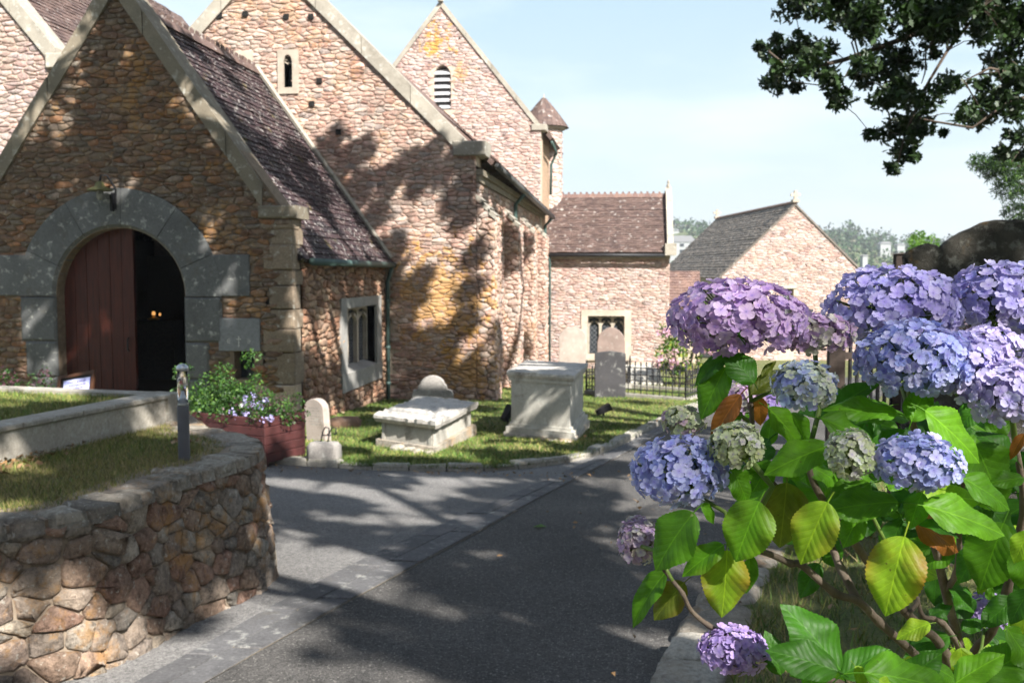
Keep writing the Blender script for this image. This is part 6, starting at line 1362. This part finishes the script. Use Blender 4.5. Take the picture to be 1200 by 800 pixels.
LV_ += [(1150,795,1215,750,1.2,'g',1),(1120,800,1175,760,1.15,'b',0),(1180,735,1215,790,1.2,'g',3),(1060,800,1100,760,1.25,'d',1),(940,800,985,765,1.2,'g',0),(915,790,900,740,1.25,'d',0),(1190,700,1150,735,1.3,'d',3),(1090,640,1040,650,1.4,'g',1),(1150,640,1120,680,1.4,'d',1),(960,660,935,700,1.45,'d',0)]
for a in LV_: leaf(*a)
for k in range(85):   # leaves deeper in the bush
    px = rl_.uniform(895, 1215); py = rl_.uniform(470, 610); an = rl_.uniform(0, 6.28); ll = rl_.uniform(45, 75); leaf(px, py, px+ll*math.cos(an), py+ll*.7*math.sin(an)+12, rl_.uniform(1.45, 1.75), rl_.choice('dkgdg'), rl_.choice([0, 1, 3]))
for k in range(80):
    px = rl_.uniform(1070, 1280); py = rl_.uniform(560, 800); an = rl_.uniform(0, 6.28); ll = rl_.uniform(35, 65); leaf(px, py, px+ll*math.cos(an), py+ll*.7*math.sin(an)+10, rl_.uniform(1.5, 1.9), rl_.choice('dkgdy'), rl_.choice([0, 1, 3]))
for k in range(22):
    px = rl_.uniform(940, 1200); py = rl_.uniform(770, 830); an = rl_.uniform(0, 6.28); leaf(px, py, px+55*math.cos(an), py+35*math.sin(an), rl_.uniform(1.2, 1.5), rl_.choice('dgg'), 1)
# --- woody stems
def stem_mat():
    t = NT('hydrangea stem'); v = t.noise(14, 5, .7, stretch=(1, 1, .3)); t.col(t.ramp(v, [(.3, (.05,.038,.028)), (.55, (.13,.10,.075)), (.75, (.26,.22,.18))])); t.rough(.8); t.bump(t.noise(120, 5), .5, .004); return t.m
M['stem'] = stem_mat(); M['green_stem'] = plain('green shoot', (.11,.17,.035), .5)
ST = [([(1160,900,1.8),(1108,767,1.62),(1080,735,1.55),(1045,700,1.45),(1015,655,1.38),(985,614,1.33),(958,575,1.3),(945,540,1.3)], .0105),
 ([(1160,900,1.8),(1132,785,1.68),(1108,692,1.6),(1096,638,1.55),(1085,590,1.45),(1075,520,1.4),(1066,480,1.36)], .011), ([(1108,692,1.6),(1120,672,1.56),(1124,640,1.5),(1124,600,1.45),(1130,560,1.4)], .007),
 ([(1150,900,1.75),(1138,779,1.7),(1162,740,1.62),(1180,692,1.55),(1190,640,1.5),(1200,590,1.45),(1190,520,1.4)], .011), ([(1240,760,1.7),(1198,782,1.7),(1156,800,1.7),(1130,850,1.7)], .010),
 ([(1135,850,1.6),(1090,785,1.5),(1060,755,1.42),(1030,728,1.38),(1006,704,1.34),(979,695,1.32),(940,662,1.3),(927,660,1.3),(905,650,1.28),(885,644,1.27),(862,640,1.26)], .0088), ([(1006,704,1.34),(985,665,1.36),(970,632,1.37),(940,600,1.36),(905,565,1.36),(885,520,1.35),(880,470,1.33)], .0075),
 ([(1060,830,1.5),(985,800,1.4),(940,790,1.33),(895,764,1.3),(862,751,1.28),(830,732,1.27),(810,715,1.26),(800,695,1.25),(788,680,1.25),(775,664,1.25)], .0058), ([(1062,720,1.48),(1075,705,1.5),(1068,690,1.5),(1055,675,1.5)], .005),
 ([(885,644,1.27),(860,665,1.27)], .004), ([(1138,779,1.68),(1105,730,1.6),(1082,722,1.58),(1075,700,1.57)], .007)]
for pts, w_ in ST:
    m = MB(); P = [Vector(tuple(atD(*p))) for p in pts]; Q = []
    for i in range(len(P)-1):
        p0, p1, p2, p3 = P[max(i-1, 0)], P[i], P[i+1], P[min(i+2, len(P)-1)]
        for k in range(4): t = k/4; Q.append(.5*((2*p1)+(p2-p0)*t+(2*p0-5*p1+4*p2-p3)*t*t+(3*p1-p0-3*p2+p3)*t**3))
    Q.append(P[-1]); n = len(Q); rads = [w_*.78*(1-.5*i/n)*(1.22 if i % 8 == 4 else 1) for i in range(n)]; m.tube(Q, rads, 9); m.build('woody_stem', M['stem'], hy, smooth=True)
def shoot(pts, w_=.0028):
    m = MB(); P = [Vector(tuple(atD(*p))) for p in pts]; Q = []
    for i in range(len(P)-1):
        for k in range(3): Q.append(P[i].lerp(P[i+1], k/3))
    Q.append(P[-1]); m.tube(Q, w_, 7); m.build('green_shoot', M['green_stem'], hy, smooth=True)
shoot([(775,664,1.25),(768,645,1.25),(752,640,1.27)]); shoot([(775,664,1.25),(790,650,1.24),(812,602,1.22)]); shoot([(788,680,1.25),(780,666,1.25),(772,664,1.26)]); shoot([(880,470,1.33),(878,440,1.32),(866,400,1.34)]); shoot([(880,470,1.33),(900,460,1.33),(940,455,1.34)]); shoot([(862,640,1.26),(850,600,1.27),(800,570,1.32)])
shoot([(880,520,1.33),(876,492,1.3),(858,480,1.3)]); shoot([(888,600,1.3),(905,570,1.28),(880,540,1.3)], .004); shoot([(1066,480,1.36),(1066,460,1.35),(1070,430,1.34)], .004); shoot([(1075,590,1.35),(1078,570,1.27),(1076,548,1.25)], .004); shoot([(1040,640,1.3),(1010,580,1.28),(1000,540,1.28)])
shoot([(1130,800,1.55),(1150,760,1.6),(1155,722,1.65)]); shoot([(862,751,1.28),(860,762,1.24)]); shoot([(1190,520,1.4),(1185,480,1.32)], .004); shoot([(945,540,1.3),(960,480,1.34),(955,410,1.4)], .0035); shoot([(1066,480,1.36),(1050,430,1.42),(1045,380,1.42)], .004); shoot([(1190,520,1.4),(1180,440,1.42),(1170,370,1.45)], .004)
# --- florets
def petal_mat():
    t = NT('hydrangea petal'); oi = t.n('ShaderNodeObjectInfo'); uv = t.n('ShaderNodeUVMap'); sx = t.n('ShaderNodeSeparateXYZ'); t.l(uv.outputs[0], sx.inputs[0]); r_ = sx.outputs[0]
    c = t.mix(1.0, oi.outputs['Color'], t.ramp(t.pos.outputs['Random Per Island'], [(0, .86), (1, 1.12)]), 'MULTIPLY')
    deep = t.mix(1.0, oi.outputs['Color'], (.62, .5, .95), 'MULTIPLY'); c = t.mix(t.ramp(r_, [(.0, .9), (.35, .25), (.9, 0)]), c, deep)
    an = t.math('ABSOLUTE', t.math('SUBTRACT', t.math('FRACT', t.math('MULTIPLY', sx.outputs[1], 7)), .5)); c = t.mix(t.math('MULTIPLY', t.math('LESS_THAN', an, .08), .25), c, deep)
    t.col(c); t.rough(.6); t.b.inputs['Specular IOR Level'].default_value = .2; t.bump(t.math('ADD', an, t.noise(300, 2)), .25, .001)
    tr = t.n('ShaderNodeBsdfTranslucent'); t.l(c, tr.inputs[0]); ms = t.n('ShaderNodeMixShader'); ms.inputs[0].default_value = .35; t.l(t.b.outputs[0], ms.inputs[1]); t.l(tr.outputs[0], ms.inputs[2]); t.l(ms.outputs[0], t.out.inputs[0]); return t.m
M['petal'] = petal_mat(); M['eye'] = plain('floret eye', (.25,.26,.5), .5)
def floret_mesh(seed, cup):
    r_ = random.Random(seed); V = []; Fc = []; UV = []; mi = []
    for k in range(4):
        a0 = k*math.pi/2+r_.uniform(-.12, .12); sc = r_.uniform(.88, 1.1); tl = cup+r_.uniform(-.15, .15); tw = r_.uniform(-.25, .25); b = len(V)
        rows_ = [(.06, .05, 2), (.30, .33, 4), (.62, .47, 4), (.88, .38, 4), (1.0, .14, 2)]
        idx = []
        for (rr_, hw_, n_) in rows_:
            row = []
            for i in range(n_+1):
                s = -1+2*i/n_; x = rr_*(1-(.06*abs(s)**2)); y_ = hw_*s; z = tl*rr_*rr_*.5 + .10*s*s*rr_ - .12*rr_**4 + tw*s*.12*rr_
                row.append(len(V)); ca, sa = math.cos(a0), math.sin(a0); V.append(((x*ca-y_*sa)*sc, (x*sa+y_*ca)*sc, z*sc+.02*(k % 2))); UV.append((rr_, .5+.5*s*hw_))
            idx.append(row)
        for ra_, rb_ in zip(idx[:-1], idx[1:]):
            if len(ra_) == len(rb_): Fc += [(ra_[i], ra_[i+1], rb_[i+1], rb_[i]) for i in range(len(ra_)-1)]
            elif len(ra_) < len(rb_): Fc += [(ra_[0], rb_[1], rb_[0]), (ra_[0], ra_[1], rb_[2], rb_[1]), (ra_[1], ra_[2], rb_[3], rb_[2]), (ra_[2], rb_[4], rb_[3])]
            else: Fc += [(ra_[0], ra_[1], rb_[0]), (ra_[1], ra_[2], rb_[1], rb_[0]), (ra_[2], ra_[3], rb_[2], rb_[1]), (ra_[3], ra_[4], rb_[2])]
    mi = [0]*len(Fc); b = len(V)
    for k in range(6): V.append((.07*math.cos(k*1.047), .07*math.sin(k*1.047), .03)); UV.append((0, 0))
    V.append((0, 0, .09)); UV.append((0, 0)); Fc += [(b+k, b+(k+1) % 6, b+6) for k in range(6)]; mi += [1]*6
    b = len(V)   # pedicel
    for zz in (0, -1.1):
        for k in range(3): V.append((.035*math.cos(k*2.09), .035*math.sin(k*2.09), zz)); UV.append((0, 0))
    Fc += [(b+k, b+(k+1) % 3, b+3+(k+1) % 3, b+3+k) for k in range(3)]; mi += [1]*3
    me = bpy.data.meshes.new('floret'); me.from_pydata(V, [], Fc); uvl = me.uv_layers.new(name='UVMap')
    for lp_ in me.loops: uvl.data[lp_.index].uv = UV[lp_.vertex_index]
    me.materials.append(M['petal']); me.materials.append(M['eye']); me.polygons.foreach_set('material_index', mi); me.polygons.foreach_set('use_smooth', [True]*len(Fc)); return me
FM = [floret_mesh(k, c) for k, c in enumerate([.3, .5, .15, .7, .4, .25, .9])]
COLS = {'mauve': [(.62,.40,.70), (.69,.49,.76), (.54,.32,.64), (.74,.56,.78)], 'blue': [(.42,.48,.82), (.50,.56,.86), (.36,.42,.80), (.60,.62,.88)], 'violet': [(.49,.45,.80), (.55,.52,.84), (.43,.40,.77), (.64,.60,.86)], 'pink': [(.62,.42,.62), (.68,.50,.66), (.55,.34,.58), (.62,.60,.46)],
 'lav': [(.58,.52,.78), (.64,.58,.82), (.52,.46,.76)], 'young': [(.42,.52,.70), (.55,.62,.38), (.48,.58,.62), (.36,.42,.76), (.60,.68,.50)], 'green': [(.50,.60,.24), (.58,.66,.36), (.46,.54,.25), (.62,.64,.52)], 'greenpink': [(.50,.58,.26), (.62,.46,.52), (.56,.62,.34)], 'pale': [(.56,.42,.55), (.62,.52,.58), (.66,.62,.50), (.48,.33,.50)], 'purple': [(.44,.30,.64), (.52,.38,.70), (.40,.27,.60)]}
def head(cx, cy, rx, ry, D_, colname, fs=.0145, seed=0, dens=1.0, label=None, tilt=.35):
    r_ = random.Random(seed+100); C_ = Vector(tuple(atD(cx, cy, D_))); fs *= .63; Rx = rx*D_/F; Rz = ry*D_/F; Ry = (Rx+Rz)/2
    e = bpy.data.objects.new('flower_head', None); e.empty_display_size = .03; link(e, hy); e.location = C_-HO
    if label: e['label'] = label
    m = MB()
    view = (Vector((0, 0, H))-C_).normalized(); axis = (Vector((0, 0, 1))+view*tilt).normalized()
    inner = (Rx*.98, Ry*.98, Rz*.98); cnt = 0; area = 4*math.pi*((Rx*Ry)**1.6+(Rx*Rz)**1.6+(Ry*Rz)**1.6)**(1/1.6)/(3**(1/1.6)); N_ = int(area/(math.pi*fs*fs)*2.4*dens); ga = math.pi*(3-math.sqrt(5)); root = C_-Vector((0, 0, Rz*.75)); items = []
    for i in range(N_):
        z = 1-2*(i+.5)/N_; rr_ = math.sqrt(max(0, 1-z*z)); a = i*ga+r_.uniform(-.25, .25); d = Vector((rr_*math.cos(a), rr_*math.sin(a), z+r_.uniform(-.06, .06))).normalized()
        if d.dot(axis) < -.42 or d.dot(view) < -.35: continue
        k = r_.uniform(.88, 1.04) if r_.random() > .2 else r_.uniform(.72, .86)
        P = Vector((d.x*inner[0]*k, d.y*inner[1]*k, d.z*inner[2]*k)); n = Vector((d.x/inner[0], d.y/inner[1], d.z/inner[2])).normalized(); n = (n+Vector((r_.gauss(0, .28), r_.gauss(0, .28), r_.gauss(.12, .25)))).normalized(); items.append((P, n, d))
    r_.shuffle(items); items = items[:300]
    for P, n, d in items:
        q_ = n.to_track_quat('Z', 'Y'); s_ = fs*r_.uniform(.78, 1.22); mt = Matrix.Translation(P) @ q_.to_matrix().to_4x4() @ Matrix.Rotation(r_.uniform(0, 1.57), 4, 'Z') @ Matrix.Diagonal((s_, s_, s_, 1))
        o = bpy.data.objects.new('floret', r_.choice(FM)); COL.objects.link(o); o.parent = e; o.matrix_local = mt; c = r_.choice(COLS[colname]); c = tuple(q*.86+.11 for q in c); j = r_.uniform(.82, 1.15); hsh = r_.uniform(-.03, .03); o.color = (min(.9, (c[0]+hsh)*j), c[1]*j, min(.95, c[2]*j), 1)
    for P, n, d in items[::3]: m.tube([tuple(root), tuple(C_+P*.45-Vector((0, 0, Rz*.1))), tuple(C_+P*.93)], .0012, 3, caps=False)
    cf = COLS[colname][0]; ck = 'core '+colname
    if ck not in M: M[ck] = fl('inner florets '+colname, tuple(q*.8 for q in cf))
    leafcloud('inner_florets', [tuple(C_)], [[Rx*.68, Ry*.68, Rz*.68]], 300, fs*1.5, M[ck], e, kind='stuff', seed=seed, aspect=.9)
    m.build('flower_stalks', M['green_stem'], e, kind='stuff'); return e
HD = [(863,374,80,47,1.32,'mauve',.0155,'wide mauve dome of florets at the left of the top row'),(953,391,46,24,1.36,'pink',.0135,'open pinkish head with green young florets'),(1045,362,76,50,1.42,'violet',.0155,'large blue-violet head at the top centre'),(1070,422,66,46,1.3,'blue',.0145,'large blue head below the blue-violet one'),(1122,432,48,42,1.31,'violet',.015,None),(1172,353,60,44,1.45,'violet',.0155,'deep blue-violet head at the upper right corner of the bush'),(1160,412,40,30,1.36,'lav',.0155,None),(1180,462,44,40,1.27,'lav',.016,None),(942,453,37,31,1.25,'young',.0115,'half open head of pale blue and green florets'),(797,553,56,42,1.28,'blue',.014,'bright blue head hanging out over the path'),(862,523,31,29,1.24,'green',.010,'young lime green head'),(801,494,25,18,1.34,'greenpink',.011,None),(997,534,28,32,1.2,'green',.010,None),(1075,543,50,34,1.18,'blue',.0125,'small blue head above the middle leaves'),(749,634,24,29,1.3,'pale',.010,'faded dusty pink head over the tarmac'),(860,762,40,28,1.26,'purple',.011,'low purple head near the kerb'),(868,472,30,26,1.75,'pink',.014,None),(1155,718,22,24,1.75,'purple',.012,None),(1128,362,26,28,1.75,'pale',.014,None),(1208,400,30,34,1.5,'violet',.015,None),(900,480,22,18,1.8,'purple',.013,None)]
for k, h_ in enumerate(HD): head(*h_[:7], seed=k, label=h_[7], tilt=.6)
# fallen green leaf on the path
q = atG(632, 617, .02); tag(MB().add([(q[0]-.05, q[1], q[2]), (q[0], q[1]-.035, q[2]+.008), (q[0]+.055, q[1]+.01, q[2]+.002), (q[0]+.01, q[1]+.045, q[2]+.012)], [(0,1,2,3)]).build('fallen_leaf', M['lime_leaf'], None), 'single torn green leaf lying on the dark tarmac', 'leaf')
# ================================================================== AIR
mb = MB(); mb.box(-2000, 2000, -210, 1300, -4.3, 34); hz_ = NT('thin sea haze'); hz_.t.nodes.remove(hz_.b); pv = hz_.n('ShaderNodeVolumePrincipled'); pv.inputs['Color'].default_value = (.88, .93, 1, 1); pv.inputs['Density'].default_value = .0006; pv.inputs['Anisotropy'].default_value = .2
hz_.l(pv.outputs[0], hz_.out.inputs['Volume']); mb.build('haze', hz_.m, None, kind='stuff')
